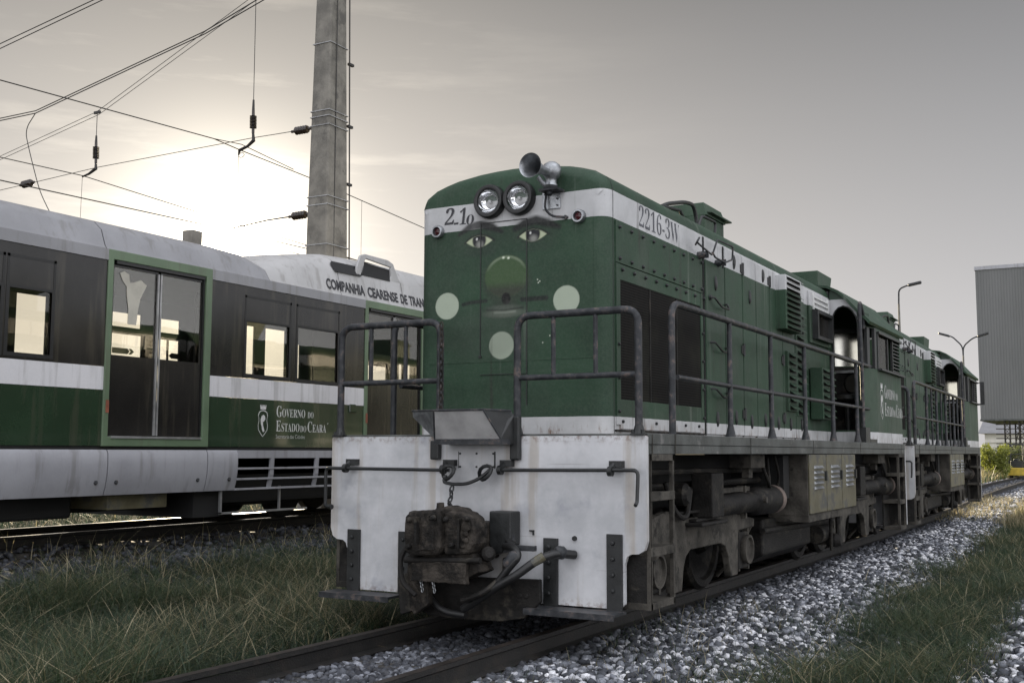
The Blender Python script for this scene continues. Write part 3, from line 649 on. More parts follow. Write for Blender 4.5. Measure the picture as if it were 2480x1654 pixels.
    m.box(-.24, .20, -.47, -.42, .36, .50).cyl((.21, -.30, .745), (.21, -.49, .745), .035, n=12).cyl((-.05, -.40, .50), (-.05, -.40, .90), .03, n=12)
    m.box(-.12, -.02, -.53, -.51, .58, .75).box(.05, .20, -.478, -.465, .60, .72)
    for z in (.70, .655): m.cyl((.19, -.47, z), (.22, -.49, z), .018, n=8)
    rough_cast(P('knuckle', m, 'rusty', cp, bevel=.016), .018)
    m = MB()
    for x, z, y in ((-.22, .78, -.525), (-.22, .60, -.525), (-.02, .80, -.525), (.10, .62, -.478), (.22, .80, -.478), (.05, .79, -.478)): m.lathe([(0, .020), (.022, .018), (.03, .010)], (x, y, z), (0, -1, 0), 8)
    m.box(-.16, -.14, -.56, -.33, .62, .80).box(.15, .165, -.50, -.30, .60, .80).cyl((-.30, -.46, .50), (.30, -.44, .52), .022, n=10).tube(rpath([(-.30, -.40, .62), (-.36, -.44, .50), (-.33, -.45, .34), (-.22, -.44, .26)], .06), .018, 8).lathe([(0, .05), (.04, .05), (.06, .03)], (.27, -.30, .55), (.6, -.6, .2), 14).tube(rpath([(.30, -.10, .50), (.40, -.28, .42), (.30, -.40, .30), (.12, -.38, .24)], .08), .020, 8)
    P('coupler_fitting', m, 'grime', cp, smooth=True)
    m = MB()
    for x0 in (-.20, -.10):
        for i in range(6): m.tube([(x0 + i * .006 + .008 * math.sin(q_), -.43 - .001 * i, .44 - i * .028 + .017 * math.cos(q_)) for q_ in np.linspace(0, 2 * math.pi, 9)[:-1]], .0035, 5, closed=True)
    P('safety_chain', m, 'steelsilver', cp, each=False)
    m = MB().prism([(-.45, .36), (.60, .385), (.605, .235), (.48, .12), (.30, .085), (-.08, .075), (-.30, .085), (-.46, .14)], 'y', -.16, -.12)
    m.prism([(-.45, .36), (-.36, .40), (-.30, .14), (-.42, .10)], 'y', -.34, -.14)
    for x in (-.30, .45, .50): m.lathe([(0, .02), (.012, .016)], (x, -.16, .27), (0, -1, 0), 10)
    P('pilot_guard', m, 'grime', bevel=.006)
    m = MB()
    m.tube(rpath([(.80, -.02, .55), (.72, -.16, .57), (.62, -.26, .52), (.52, -.32, .43), (.36, -.34, .34), (.22, -.33, .25), (.08, -.30, .17)], .1), .030, 12)
    m.tube(rpath([(.34, -.18, .60), (.46, -.26, .60), (.52, -.30, .55), (.44, -.32, .46), (.36, -.32, .36), (.18, -.33, .24)], .06), .026, 12)
    m.tube(rpath([(.30, -.06, .66), (.36, -.16, .62), (.44, -.2, .60)], .05), .030, 10)
    m.tube(rpath([(-.30, -.10, .45), (-.28, -.26, .28), (-.10, -.30, .14), (.1, -.30, .13)], .1), .024, 10)
    ho = P('brake_hose', m, 'rubber', smooth=True)
    m = MB().lathe([(0, .03), (.02, .045), (.06, .045), (.08, .03)], (.76, -.08, .565), (-.6, -.7, .1), 14).lathe([(0, .028), (.02, .042), (.10, .040), (.12, .03)], (.50, -.29, .57), (-.6, -.2, -.7), 14)
    m.tube([(.36, -.12, .60), (.36, -.12, .70)], [.03, .014], 10).box(.46, .60, -.24, -.20, .58, .615)
    P('hose_fitting', m, 'tube', ho, smooth=True, each=True)
    P('hose_band', MB().lathe([(0, .031), (.09, .031)], (.605, -.268, .505), (.72, .35, .52), 12), 'yellowish', ho)
    # front railings
    for s_, hw0, hw1 in ((-1, -1.262, -.335), (1, .325, 1.262)):
        m = MB().tube(rpath([(hw0, .02, 1.37), (hw0, .02, 2.22), (hw1, .02, 2.22), (hw1, .02, 1.37)], .11, 8), .027, 12)
        m.tube([(hw0, .02, 1.775), (hw1, .02, 1.775)], .021, 10)
        for q_ in (.31, .66): x = hw0 + (hw1 - hw0) * q_; m.tube([(x, .02, 1.775), (x, .02, 2.22)], .017, 8)
        hr = P('front_railing', m, 'tube', smooth=True)
        m = MB()
        for x in (hw0, hw1): m.box(x - .05, x + .05, -.02, .06, 1.36, 1.375).cyl((x - .035, .0, 1.37), (x - .035, .0, 1.40), .013, n=8).cyl((x + .035, .0, 1.37), (x + .035, .0, 1.40), .013, n=8).tube([(x, .02, 1.37), (x, .02, 1.43)], [.045, .029], 10)
        P('railing_foot', m, 'black', hr, each=True)
    m = MB()
    for i, z in enumerate(np.arange(1.42, 2.2, .045)):
        m.tube([(-.315 + .012 * math.sin(q_) * (1 if i % 2 else .3), .0 + .012 * math.sin(q_) * (.3 if i % 2 else 1), z + .03 * math.cos(q_)) for q_ in np.linspace(0, 2 * math.pi, 9)[:-1]], .005, 5, closed=True)
    P('hanging_chain', m, 'rusty')
    # side railings
    for s_ in (-1, 1):
        x = 1.24 * s_
        m = MB().tube(rpath([(x, .70, 1.38), (x, .70, 2.345), (x, 8.05, 2.345)], .14, 8), .026, 12).tube([(x, .80, 1.80), (x, 8.05, 1.80)], .020, 10)
        r_ = P('side_railing', m, 'tube', smooth=True)
        for y in (2.03, 3.23, 4.43, 5.62, 6.85): P('railing_post', MB().tube([(x, y, 1.38), (x, y, 1.47), (x, y, 2.345)], [.045, .024, .022], 10), 'tube', r_, smooth=True)
    # walkway
    m = MB().box(-FW, FW, .036, 9.5, 1.30, 1.375).box(1.26, 1.318, .036, 9.5, 1.235, 1.299).box(-1.318, -1.26, .036, 9.5, 1.235, 1.299)
    wk = P('walkway', m, 'sill', bevel=.005)
    m = MB().box(FW, FW + .004, .525, .535, 1.24, 1.375)
    for y in (.1, 2.3, 4.4, 6.6, 9.2): m.box(FW, FW + .003, y, y + .01, 1.24, 1.37)
    P('walkway_joint', m, 'dust', wk, each=True)
    # side doors, bolted panels, grille
    for s_ in (-1, 1):
        X = HW * s_; e = lambda a, b: (min(X, X + s_ * b), max(X, X + s_ * b)) if a == 0 else tuple(sorted((X + s_ * a, X + s_ * b)))
        m = MB().box(*e(-.01, .012), .60, 2.50, 2.665, 2.985).box(*e(-.01, .014), .60, .67, 1.45, 2.66).box(*e(-.01, .014), 2.44, 2.50, 1.45, 2.66).box(*e(-.01, .010), .67, 2.44, 2.54, 2.66).box(*e(-.01, .010), .67, 2.44, 1.42, 1.64)
        pn = P('bolted_panel', m, 'paint', bevel=.003)
        m = MB()
        for y in np.arange(.66, 2.5, .226):
            for z in (2.94, 2.70, 2.62): m.lathe([(0, .016), (.014, .013), (.02, .006)], (X + s_ * .011, y + (.05 if z < 2.65 else 0), z), (s_, 0, 0), 8)
        for z in (2.3, 2.05, 1.8, 1.55):
            for y in (.63, 2.47): m.lathe([(0, .013), (.014, .012), (.018, .006)], (X + s_ * .013, y, z), (s_, 0, 0), 8)
        for y in np.arange(.7, 2.5, .33): m.lathe([(0, .013), (.014, .012), (.018, .006)], (X + s_ * .009, y, 1.475), (s_, 0, 0), 8)
        P('bolt', m, 'black', pn, each=True)
        m = MB().box(*e(.0, .006), .67, 2.44, 1.64, 2.54)
        gr = P('radiator_grille', m, 'mesh')
        m = MB()
        for y in (1.25, 1.84): m.box(*e(.006, .012), y, y + .02, 1.64, 2.54)
        P('grille_bar', m, 'grime', gr, each=True)
        P('kick_strip', MB().box(*e(.0, .018), .58, 2.50, 1.40, 1.415), 'rusty')
        seams = [2.55, 3.10, 3.64, 4.08, 4.57, 5.04, 5.53, 5.97]
        for y in seams: P('gap_shade_strip', MB().box(*e(-.01, .008), y - .014, y + .014, 1.40, 3.19), 'dark')  # black strips standing in for the shade between the doors
        for i in range(7):
            a, b = seams[i] + .012, seams[i + 1] - .012
            top = 2.975 if i == 0 else 3.185
            z0 = 1.41
            dr = P('hood_door', MB().box(*e(-.01, .020), a, b, z0, top), 'paint', bevel=.006)
            m = MB()
            if i in (0,):
                for z in (2.63, 2.22, 1.80):
                    m.tube(rpath([(X + s_ * .02, a + .10, z + .02), (X + s_ * .06, a + .12, z + .02), (X + s_ * .07, a + .30, z - .05), (X + s_ * .07, b - .02, z - .05), (X + s_ * .05, b - .01, z), (X + s_ * .02, b - .01, z)], .02), .010, 6)
                m.lathe([(0, .026), (.02, .022)], (X + s_ * .02, a + .10, 2.65), (s_, 0, 0), 8)
            for z in (2.8, 1.55) if i in (0, 2) else ((3.08, 1.58) if i in (1, 3) else (1.56,)):
                m.lathe([(0, .038), (.012, .036), (.02, .022)], (X + s_ * .018, 0, 0), (s_, 0, 0), 12); nv_ = 36; m.v[-nv_:] = [(x, (a + b) / 2 + y * .75, z + w2 * 1.9) for x, y, w2 in m.v[-nv_:]]
            if i in (1, 3, 4):
                for z in (3.05, 2.25, 1.62): m.cyl((X + s_ * .03, b, z - .06), (X + s_ * .03, b, z + .06), .014, n=8).box(*e(.018, .03), b - .06, b, z - .04, z + .04)
            P('door_handle', m, 'black', dr, each=True)
        # louvre boxes
        def louvre(name, y0, y1, z0, z1, dep, n_, mat='paint'):
            b = P(name, MB().box(*e(.015, dep), y0, y1, z0, z1), mat, bevel=.005); q = MB()
            dz = (z1 - z0) / n_
            for k_ in range(n_):
                zc = z0 + dz * (k_ + .5); xo = X + s_ * dep
                q.add([(xo, y0 + .05, zc + dz * .34), (xo, y1 - .05, zc + dz * .34), (xo + s_ * .045, y1 - .06, zc - dz * .12), (xo + s_ * .045, y0 + .06, zc - dz * .12), (xo, y0 + .05, zc + dz * .22), (xo, y1 - .05, zc + dz * .22), (xo + s_ * .045, y1 - .06, zc - dz * .2), (xo + s_ * .045, y0 + .06, zc - dz * .2)],
                      [(0, 1, 2, 3), (7, 6, 5, 4), (0, 3, 7, 4), (1, 5, 6, 2), (2, 6, 7, 3), (0, 4, 5, 1)])
            P('slats', q, mat, b)
            q = MB()
            for k_ in range(n_): zc = z0 + dz * (k_ + .5); q.box(*e(dep - .002, dep + .003), y0 + .05, y1 - .05, zc - dz * .30, zc + dz * .16)
            P('slots', q, 'dark', b); return b
        louvre('louvre_box', 4.80, 5.44, 2.57, 3.16, .13, 10)
        louvre('louvre_panel', 5.56, 5.95, 1.66, 2.85, .03, 14)
        louvre('louvre_panel', 5.13, 5.50, 1.70, 2.36, .05, 8)
        louvre('louvre_box', 6.20, 6.75, 1.64, 2.25, .16, 8, 'paintgreen'); louvre('louvre_panel', 6.78, 7.2, 1.66, 2.2, .05, 7, 'paintgreen')
        m = MB().box(*e(.0, .03), 6.2, 7.2, 2.55, 3.17)
        wp = P('vent_window', m, 'paint', bevel=.006)
        m = MB().wall('x', X + s_ * .03, X + s_ * .10, 6.3, 7.1, 2.6, 2.95, [(6.36, 7.04, 2.64, 2.91)])
        P('window_frame', m, 'black', wp); P('pane', MB().box(*e(.031, .04), 6.36, 7.04, 2.64, 2.91), 'tglassdark', wp)
        q = MB()
        for k_ in range(3): q.box(*e(.03, .05), 6.36, 7.04, 2.98 + k_ * .06, 3.0 + k_ * .06)
        q.box(*e(.03, .045), 6.33, 6.37, 2.96, 3.16).box(*e(.03, .045), 7.03, 7.07, 2.96, 3.16)
        P('vent_slats', q, 'whitedecal', wp)
        # lifting handles on the white band
        m = MB()
        m.tube(rpath([(X + s_ * .03, 2.28, 3.07), (X + s_ * .10, 2.20, 3.12), (X + s_ * .10, 2.12, 3.06), (X + s_ * .10, 2.35, 3.03), (X + s_ * .08, 2.58, 3.02), (X + s_ * .10, 2.66, 3.17), (X + s_ * .12, 3.05, 3.17), (X + s_ * .11, 3.06, 3.05), (X + s_ * .09, 2.90, 3.0), (X + s_ * .10, 2.60, 3.0), (X + s_ * .08, 2.58, 3.05)], .03), .009, 7)
        for y in (2.42, 2.9): m.lathe([(0, .035), (.05, .03), (.09, .016)], (X, y, 2.995), (s_, 0, .1), 12).box(*e(.0, .10), y - .01, y + .01, 2.97, 3.03)
        P('lifting_handle', m, 'tube', smooth=True)
    # roof gear
    m = MB().box(-.38, .38, 3.92, 4.52, 3.34, 3.70).prism([(3.92, 3.70), (4.53, 3.70), (4.53, 3.72), (4.50, 3.84), (3.94, 3.84)], 'x', -.40, .40)
    m.v = [(x * (1 if z < 3.8 else .9), y, z) for x, y, z in m.v]
    rh = P('roof_hatch', m, 'paintgreen', bevel=.006)
    m = MB().box(.38, .44, 3.96, 4.62, 3.73, 3.745).box(-.36, .38, 4.53, 4.64, 3.735, 3.75); P('rain_strip', m, 'paintgreen', rh)
    m = MB().tube(rpath([(.34, 2.55, 3.46), (.40, 2.75, 3.58), (.45, 3.16, 3.675), (.45, 3.38, 3.69), (.45, 3.46, 3.58), (.46, 3.47, 3.38)], .12), .020, 8).tube([(.40, 2.65, 3.54), (.45, 3.0, 3.56), (.46, 3.25, 3.40)], .018, 8)
    m.tube(rpath([(.60, 3.06, 3.36), (.60, 3.20, 3.53), (.60, 3.61, 3.54), (.60, 3.56, 3.36)], .05), .014, 7)
    for y in (3.08, 3.56): m.lathe([(0, .035), (.05, .025)], (.60, y, 3.34), (0, 0, 1), 10)
    P('roof_pipe', m, 'black', smooth=True)
    m = MB().prism([(8.95, 3.38), (9.50, 3.38), (9.76, 3.85), (8.93, 3.85)], 'x', -.42, .30)
    ex = P('exhaust_stack', m, 'paintgreen', bevel=.006)
    # cab
    cabroof = [(1.345, 2.885), (1.335, 2.905), (1.20, 3.04), (1.06, 3.20), (.96, 3.30), (.83, 3.365), (.6, 3.40), (.3, 3.44), (0, 3.45)]
    cr_ = cabroof + [(-a, b) for a, b in cabroof[-2::-1]]
    m = MB().prism(cr_ + [(-a, b - .035) for a, b in cr_], 'y', 7.24, 9.55)
    m.f = []; n2 = len(cr_); m.v = [(a, y, b) for y in (7.24, 9.55) for a, b in cr_] + [(a * .985, y, b - .03) for y in (7.24, 9.55) for a, b in cr_]
    for k_ in range(n2 - 1): m.f += [(k_, k_ + 1, n2 + k_ + 1, n2 + k_), (2 * n2 + k_, 3 * n2 + k_, 3 * n2 + k_ + 1, 2 * n2 + k_ + 1), (k_, 2 * n2 + k_, 2 * n2 + k_ + 1, k_ + 1), (n2 + k_, n2 + k_ + 1, 3 * n2 + k_ + 1, 3 * n2 + k_)]
    m.f += [(0, n2, 3 * n2, 2 * n2), (n2 - 1, 3 * n2 - 1, 4 * n2 - 1, 2 * n2 - 1)]
    cab = P('cab', MB().box(-1.30, 1.30, 7.32, 9.42, 1.376, 1.42), 'black')
    P('cab_roof', m, 'paintgreen', cab, smooth=True)
    for s_ in (-1, 1):
        xs_ = tuple(sorted((1.28 * s_, 1.31 * s_)))
        m = MB().wall('x', *xs_, 7.76, 9.42, 1.376, 2.90, [(7.84, 9.36, 2.33, 2.78)])
        P('cab_side_wall', m, 'paintcab', cab)
        m = MB()
        for y in (8.52, 8.86): m.box(*xs_, y, y + .035, 2.33, 2.78)
        m.box(*sorted((1.27 * s_, 1.37 * s_)), 7.80, 9.45, 2.305, 2.33).box(*sorted((1.29 * s_, 1.345 * s_)), 7.80, 9.40, 2.78, 2.81).box(*sorted((1.31 * s_, 1.325 * s_)), 7.80, 7.84, 2.33, 2.79)
        for k_ in range(9): m.box(*sorted((1.285 * s_, 1.31 * s_)), 8.895, 9.36, 2.36 + k_ * .048, 2.375 + k_ * .048)
        P('window_frame', m, 'black', cab)
        P('window_pane', MB().box(*sorted((1.294 * s_, 1.296 * s_)), 7.84, 8.52, 2.33, 2.78), 'glass', cab)
        # slanted corner with narrow window
        def cor(z0, z1, mat, nm, a=0., b=1., dx=0.):
            p0 = Vector((1.20 * s_, 7.31)); p1 = Vector((1.31 * s_, 7.76)); q0 = p0 + (p1 - p0) * a; q1 = p0 + (p1 - p0) * b
            P(nm, MB().prism([(q0.x + dx * s_, q0.y), (q1.x + dx * s_, q1.y), (q1.x - .03 * s_, q1.y), (q0.x - .03 * s_, q0.y)], 'z', z0, z1), mat, cab)
        cor(1.376, 2.32, 'paintcab', 'cab_corner'); cor(2.84, 2.90, 'paintcab', 'cab_corner'); cor(2.90, 3.02, 'paintgreen', 'cab_corner', 0, .6)
        for a, b in ((0, .12), (.42, .58), (.88, 1)): cor(2.32, 2.84, 'black', 'window_frame', a, b, .005)
        # front wall with arched doorway
        m = MB(); arch = [(.868, 1.42), (.868, 2.9), (.878, 2.98), (.905, 3.04), (.95, 3.085), (1.01, 3.10), (1.07, 3.08), (1.12, 3.03), (1.165, 2.95), (1.185, 2.86), (1.19, 2.75), (1.19, 1.42)]
        outer = [(.835, 1.376), (.835, 3.30), (.845, 3.31), (.87, 3.315), (.91, 3.30), (.95, 3.28), (1.0, 3.24), (1.05, 3.18), (1.10, 3.12), (1.16, 3.05), (1.205, 3.0), (1.205, 1.376)]
        nn = len(arch)
        for y in (7.31, 7.345): m.v += [(a * s_, y, b) for a, b in outer] + [(a * s_, y, b) for a, b in arch]
        for k_ in range(nn - 1): m.f += [(k_, k_ + 1, nn + k_ + 1, nn + k_), (2 * nn + k_, 2 * nn + k_ + 1, 3 * nn + k_ + 1, 3 * nn + k_), (nn + k_, nn + k_ + 1, 3 * nn + k_ + 1, 3 * nn + k_)]
        m.box(*sorted((.835 * s_, 1.205 * s_)), 7.312, 7.343, 1.376, 1.53)
        P('cab_front_wall', m, 'whitecab', cab)
        P('door_seal', MB().tube([(a * s_, 7.305, b) for a, b in arch], .010, 6), 'black', cab)
        P('cab_handrail', MB().tube(rpath([(1.255 * s_, 7.12, 1.40), (1.255 * s_, 7.12, 2.2), (1.255 * s_, 7.08, 3.0), (1.255 * s_, 7.10, 3.12), (1.26 * s_, 7.28, 2.95), (1.25 * s_, 7.30, 2.80)], .05), .024, 8), 'tube', smooth=True)
        P('post_foot', MB().box(*sorted((1.20 * s_, 1.30 * s_)), 7.05, 7.30, 1.376, 1.56), 'black')
    # inner hood end wall closes between doorways; back wall with windows
    P('cab_bulkhead', MB().box(-.83, .83, 7.282, 7.33, 1.42, 3.30), 'black', cab)
    m = MB().wall('y', 9.39, 9.42, -1.28, 1.28, 1.376, 2.90, [(.30, .98, 2.45, 2.94 - .05), (-.98, -.30, 2.45, 2.89)])
    P('cab_back_wall', m, 'paintcab', cab)
    pz = [(1.28, 2.90), (1.2, 3.01), (1.06, 3.165), (.96, 3.26), (.83, 3.33), (.6, 3.365), (.3, 3.40), (0, 3.41)]; pz += [(-a, b) for a, b in pz[-2::-1]]
    P('cab_gable', MB().prism(pz, 'y', 9.39, 9.42), 'paintcab', cab)
    for a, b in ((.30, .98), (-.98, -.30)): P('window_pane', MB().box(a, b, 9.400, 9.404, 2.45, 2.89), 'glass', cab)
    m = MB().box(.45, 1.06, 8.1, 8.35, 2.30, 2.345).box(.55, .98, 8.3, 8.6, 1.42, 2.30)
    cs = P('control_stand', m, 'grime', cab, bevel=.01)
    m = MB().box(.50, 1.02, 8.085, 8.098, 2.305, 2.34).box(.735, .775, 8.28, 8.299, 1.5, 2.28); P('trim', m, 'steelsilver', cab)
    m = MB().lathe([(0, .16), (.03, .19), (.08, .19), (.10, .15)], (.88, 8.0, 1.92), (0, 0, 1), 20).lathe([(-.04, .12), (0, .15), (.06, .15), (.09, .11)], (.95, 8.12, 2.16), (.2, 1, .0), 20).cyl((.88, 8.0, 1.42), (.88, 8.0, 1.92), .04, n=10)
    P('seat', m, 'black', cab, smooth=True)
    p0, p1 = Vector((.70, 8.10)), Vector((1.03, 8.29)); dv = (p1 - p0).normalized(); nv = Vector((dv.y, -dv.x)) * .01
    def dpan(a_, b_, z0, z1, k_=1.): q0 = p0 + dv * a_; q1 = p0 + dv * b_; return MB().prism([(q0.x + nv.x * k_, q0.y + nv.y * k_), (q1.x + nv.x * k_, q1.y + nv.y * k_), (q1.x - nv.x * k_, q1.y - nv.y * k_), (q0.x - nv.x * k_, q0.y - nv.y * k_)], 'z', z0, z1)
    idr = P('added_reflector_door', dpan(-.03, .41, 1.42, 2.39, 1.2), 'grime', cab)  # door with mirror pane, added to throw bright sky into the cab doorway
    P('added_reflector_pane', dpan(.0, .38, 2.40, 2.845, .3), 'mirror', idr)
    P('added_reflector_frame', dpan(-.03, .0, 2.39, 2.9, 1.2).add(dpan(.38, .41, 2.39, 2.9, 1.2).v, dpan(.38, .41, 2.39, 2.9, 1.2).f).add(dpan(-.03, .41, 2.85, 2.9, 1.2).v, dpan(-.03, .41, 2.85, 2.9, 1.2).f), 'black', idr)
    P('wiper', MB().tube([(1.0, 9.36, 2.45), (1.10, 9.1, 2.75)], .012, 6).box(1.06, 1.12, 9.15, 9.2, 2.52, 2.60), 'black', cab)
    # side steps (ladder boxes) at both ends
    for s_ in (-1, 1):
        for (ya, yb) in ((.07, .52), (9.02, 9.48)):
            xo = 1.318 * s_; xi = 1.10 * s_; xa, xb = sorted((xo, xi)); m = MB()
            m.box(*sorted((xo, xo - .03 * s_)), ya, ya + .035, .20, 1.235).box(*sorted((xo, xo - .03 * s_)), yb - .03, yb, .20, 1.235)
            for z in (1.19, .93, .56, .20): m.box(xa, xb, ya + .002, yb - .002, z, z + .045)
            for z in (.93, .56): m.box(*sorted((xo, xo + .004 * s_)), ya, yb, z - .01, z + .05)
            P('step_ladder', m, 'dust', bevel=.004)
            m = MB().box(*sorted((xi, xi - .02 * s_)), ya, yb, .20, 1.235)
            m.box(xa, xb, ya + .005, ya + .02, .2, 1.23) if ya < 1 else m.box(xa, xb, yb - .02, yb - .005, .2, 1.23)
            P('ladder_back', m, 'grime')
    # rear plate and frame
    P('rear_plate', MB().box(-1.32, 1.32, 9.50, 9.53, .25, 1.375), 'plate')
    m = MB().box(-.62, .62, .06, 9.48, .78, 1.22).box(-1.15, 1.15, 3.9, 4.1, .8, 1.22)
    P('main_frame', m, 'dark')
    # bogies, three axles each
    for yc in (2.0, 7.55):
        bo = P('bogie', MB().box(-.42, .42, yc - 1.2, yc + 1.25, .45, .70).box(-.90, .90, yc - .45, yc + .45, .50, .74), 'dark')
        for s_ in (-1, 1):
            a, b = sorted((1.035 * s_, .97 * s_)); Y = lambda v: yc + v
            poly = [(Y(-1.32), .74), (Y(-.9), .80), (Y(-.5), .78), (Y(-.42), .72), (Y(.25), .73), (Y(.40), .82), (Y(.62), .80), (Y(.80), .70), (Y(1.30), .64), (Y(1.30), .565), (Y(.82), .555), (Y(.79), .17), (Y(.60), .17), (Y(.55), .34), (Y(.46), .44), (Y(.34), .475), (Y(-.40), .475), (Y(-.50), .43), (Y(-.56), .34), (Y(-.60), .17), (Y(-.79), .17), (Y(-.84), .54), (Y(-1.32), .54)]
            P('bogie_frame', MB().prism(poly, 'x', a, b), 'dust', bo, bevel=.010)
            P('frame_rib', MB().box(*sorted((1.035 * s_, 1.05 * s_)), Y(-.8), Y(.75), .765, .785).box(*sorted((1.035 * s_, 1.10 * s_)), Y(-.44), Y(.22), .700, .718), 'grime', bo, each=True)
            for yy in (-1.1, 0, 1.1):
                m = MB().lathe([(0, .44), (.03, .46), (.10, .46), (.135, .43), (.135, .37), (.10, .35), (.08, .14), (.16, .10), (.16, .001)], (.48 * s_, Y(yy), .44), (s_, 0, 0), 40)
                P('wheel', m, 'grime', smooth=True)
            for yy in (-1.1, 1.1):
                m = MB().box(*sorted((.84 * s_, 1.0 * s_)), Y(yy) - .17, Y(yy) + .10, .20, .53)
                ab = P('axle_box', m, 'grime', bevel=.012)
                P('axle_cap', MB().lathe([(0, .125), (.03, .135), (.05, .130), (.05, .108), (.025, .10), (.02, .04), (.03, .001)], (1.0 * s_, Y(yy) + .01, .37), (s_, 0, 0), 28), 'dust', ab, smooth=True)
                for dy in (-.13, .15):
                    P('pedestal', MB().box(*sorted((.86 * s_, .99 * s_)), Y(yy) + dy - .02, Y(yy) + dy + .02, .18, .56), 'dust', ab)
                for dy in (-.06,): P('coil_spring', MB().tube([(.93 * s_ + .06 * math.cos(q_), Y(yy) + dy + .06 * math.sin(q_), .53 + q_ * .0035) for q_ in np.linspace(0, 12 * math.pi, 72)], .012, 6), 'grime', ab)
            m = MB().lathe([(0, .07), (.05, .09), (.95, .095), (1.0, .128), (1.36, .135), (1.55, .135), (1.58, .13)], (1.06 * s_, Y(.16), .80), (0, 1, 0), 28)
            cy = P('air_cylinder', m, 'grime', smooth=True)
            m = MB().box(*sorted((1.00 * s_, 1.06 * s_)), Y(-.05), Y(1.1), .90, .94).box(*sorted((1.0 * s_, 1.08 * s_)), Y(.9), Y(.94), .66, .95).lathe([(0, .03), (.03, .03)], (1.19 * s_, Y(1.1), .82), (s_, 0, 0), 10)
            P('cylinder_bracket', m, 'dust', cy, each=True)
            P('cylinder_cap', MB().lathe([(0, .137), (.10, .137), (.15, .12), (.19, .07), (.20, .001)], (1.06 * s_, Y(1.74), .80), (0, 1, 0), 28), 'cap', cy, smooth=True)
            m = MB().box(*sorted((.98 * s_, 1.16 * s_)), Y(-.22), Y(.07), .72, 1.08).box(*sorted((.98 * s_, 1.18 * s_)), Y(-.52), Y(.10), .665, .695)
            P('brake_bracket', m, 'grime', bevel=.01)
            m = MB().box(*sorted((1.0 * s_, 1.2 * s_)), Y(.70), Y(1.12), 1.11, 1.234).box(*sorted((1.06 * s_, 1.13 * s_)), Y(.86), Y(.97), 1.02, 1.11)
            P('junction_box', m, 'dust', bevel=.006)
            m = MB().tube(rpath([(1.1 * s_, Y(1.25), 1.22), (1.14 * s_, Y(1.45), .95), (1.1 * s_, Y(1.6), .88), (1.05 * s_, Y(1.7), 1.2)], .15), .016, 7).tube(rpath([(1.12 * s_, Y(1.7), 1.22), (1.13 * s_, Y(1.85), 1.0), (1.08 * s_, Y(1.8), .80)], .1), .014, 7).tube([(.97 * s_, Y(-1.3), 1.10), (.97 * s_, Y(2.1), 1.08)], .025, 8).tube([(.9 * s_, Y(-1.3), .98), (.9 * s_, Y(2.1), .98)], .03, 8)
            m.tube(rpath([(1.04 * s_, Y(-.95), 1.02), (1.08 * s_, Y(-.86), .78), (1.08 * s_, Y(-.6), .72), (1.04 * s_, Y(-.42), .92), (1.0 * s_, Y(-.3), .95)], .12), .022, 8).lathe([(0, .09), (.10, .09), (.13, .06)], (.98 * s_, Y(-.62), .92), (s_, 0, 0), 16)
            P('brake_rigging', m, 'grime', each=True)
            for yy in (-.66, .66): P('brake_block', MB().box(*sorted((.52 * s_, .64 * s_)), Y(yy) - .04, Y(yy) + .03, .22, .62), 'grime')
            P('sand_pipe', MB().tube([(1.0 * s_, Y(1.33), .60), (.86 * s_, Y(1.36), .35), (.62 * s_, Y(1.42), .08)], .022, 7), 'dust')
    # lockers, fuel tank
    for s_ in (-1, 1):
        lk = P('equipment_locker', MB().box(*sorted((1.30 * s_, .9 * s_)), 4.22, 6.34, .62, 1.234).box(*sorted((1.305 * s_, .9 * s_)), 4.22, 6.34, .56, .625), 'dust')
        for (a, b) in ((4.25, 4.93), (4.96, 5.63), (5.66, 6.32)):
            P('locker_door', MB().box(*sorted((1.30 * s_, 1.318 * s_)), a, b, .64, 1.228), 'yellowish', lk, bevel=.006)
            q = MB()
            for k_ in range(5): z = .88 + k_ * .052; q.add([(1.318 * s_, a + .18, z + .03), (1.318 * s_, b - .16, z + .03), (1.345 * s_, b - .18, z + .005), (1.345 * s_, a + .20, z + .005), (1.318 * s_, a + .18, z - .002), (1.318 * s_, b - .16, z - .002)], [(0, 1, 2, 3), (3, 2, 5, 4), (0, 3, 4), (1, 5, 2)])
            P('locker_vent', q, 'steelsilver', lk)
            P('latch', MB().box(*sorted((1.318 * s_, 1.34 * s_)), b - .07, b - .03, .96, 1.06), 'black', lk)
    P('fuel_tank', MB().prism([(-.98, .26), (-.80, .16), (.80, .16), (.98, .26), (.98, .60), (-.98, .60)], 'y', 3.74, 5.55), 'grime', bevel=.02)
    m = MB()
    for s_ in (-1, 1): m.tube([(1.02 * s_, 3.6, .5), (1.02 * s_, 6.4, .46)], .03, 8).tube([(1.1 * s_, 6.3, .56), (1.1 * s_, 6.3, .2)], .025, 8).tube([(1.12 * s_, 5.9, .56), (1.12 * s_, 5.9, .15)], .02, 8).lathe([(0, .07), (.1, .08), (.16, .05)], (1.05 * s_, 6.0, .26), (s_, 0, 0), 14).lathe([(0, .10), (.5, .10)], (1.0 * s_, 5.65, .34), (0, 1, 0), 16)
    P('underfloor_pipe', m, 'grime', each=True)
    return t
def white_cab():
    k = Mat('cab front white over green'); X, Y, Z = k.sep()
    f = k.math('MAXIMUM', k.math('GREATER_THAN', Z, 2.86), k.math('LESS_THAN', Z, 1.51)); f = k.math('MULTIPLY', f, k.math('LESS_THAN', Z, 3.19))
    c = k.mix(f, GREEN, WHITE); c = k.mix(k.math('MULTIPLY', k.ramp(k.noise(9, (1, 1, .1), detail=6), .5, .7), .35), c, (.06, .06, .05)); k.base(c); k.rough(.5); return k.m
MT['whitecab'] = white_cab()
loco = make_loco()
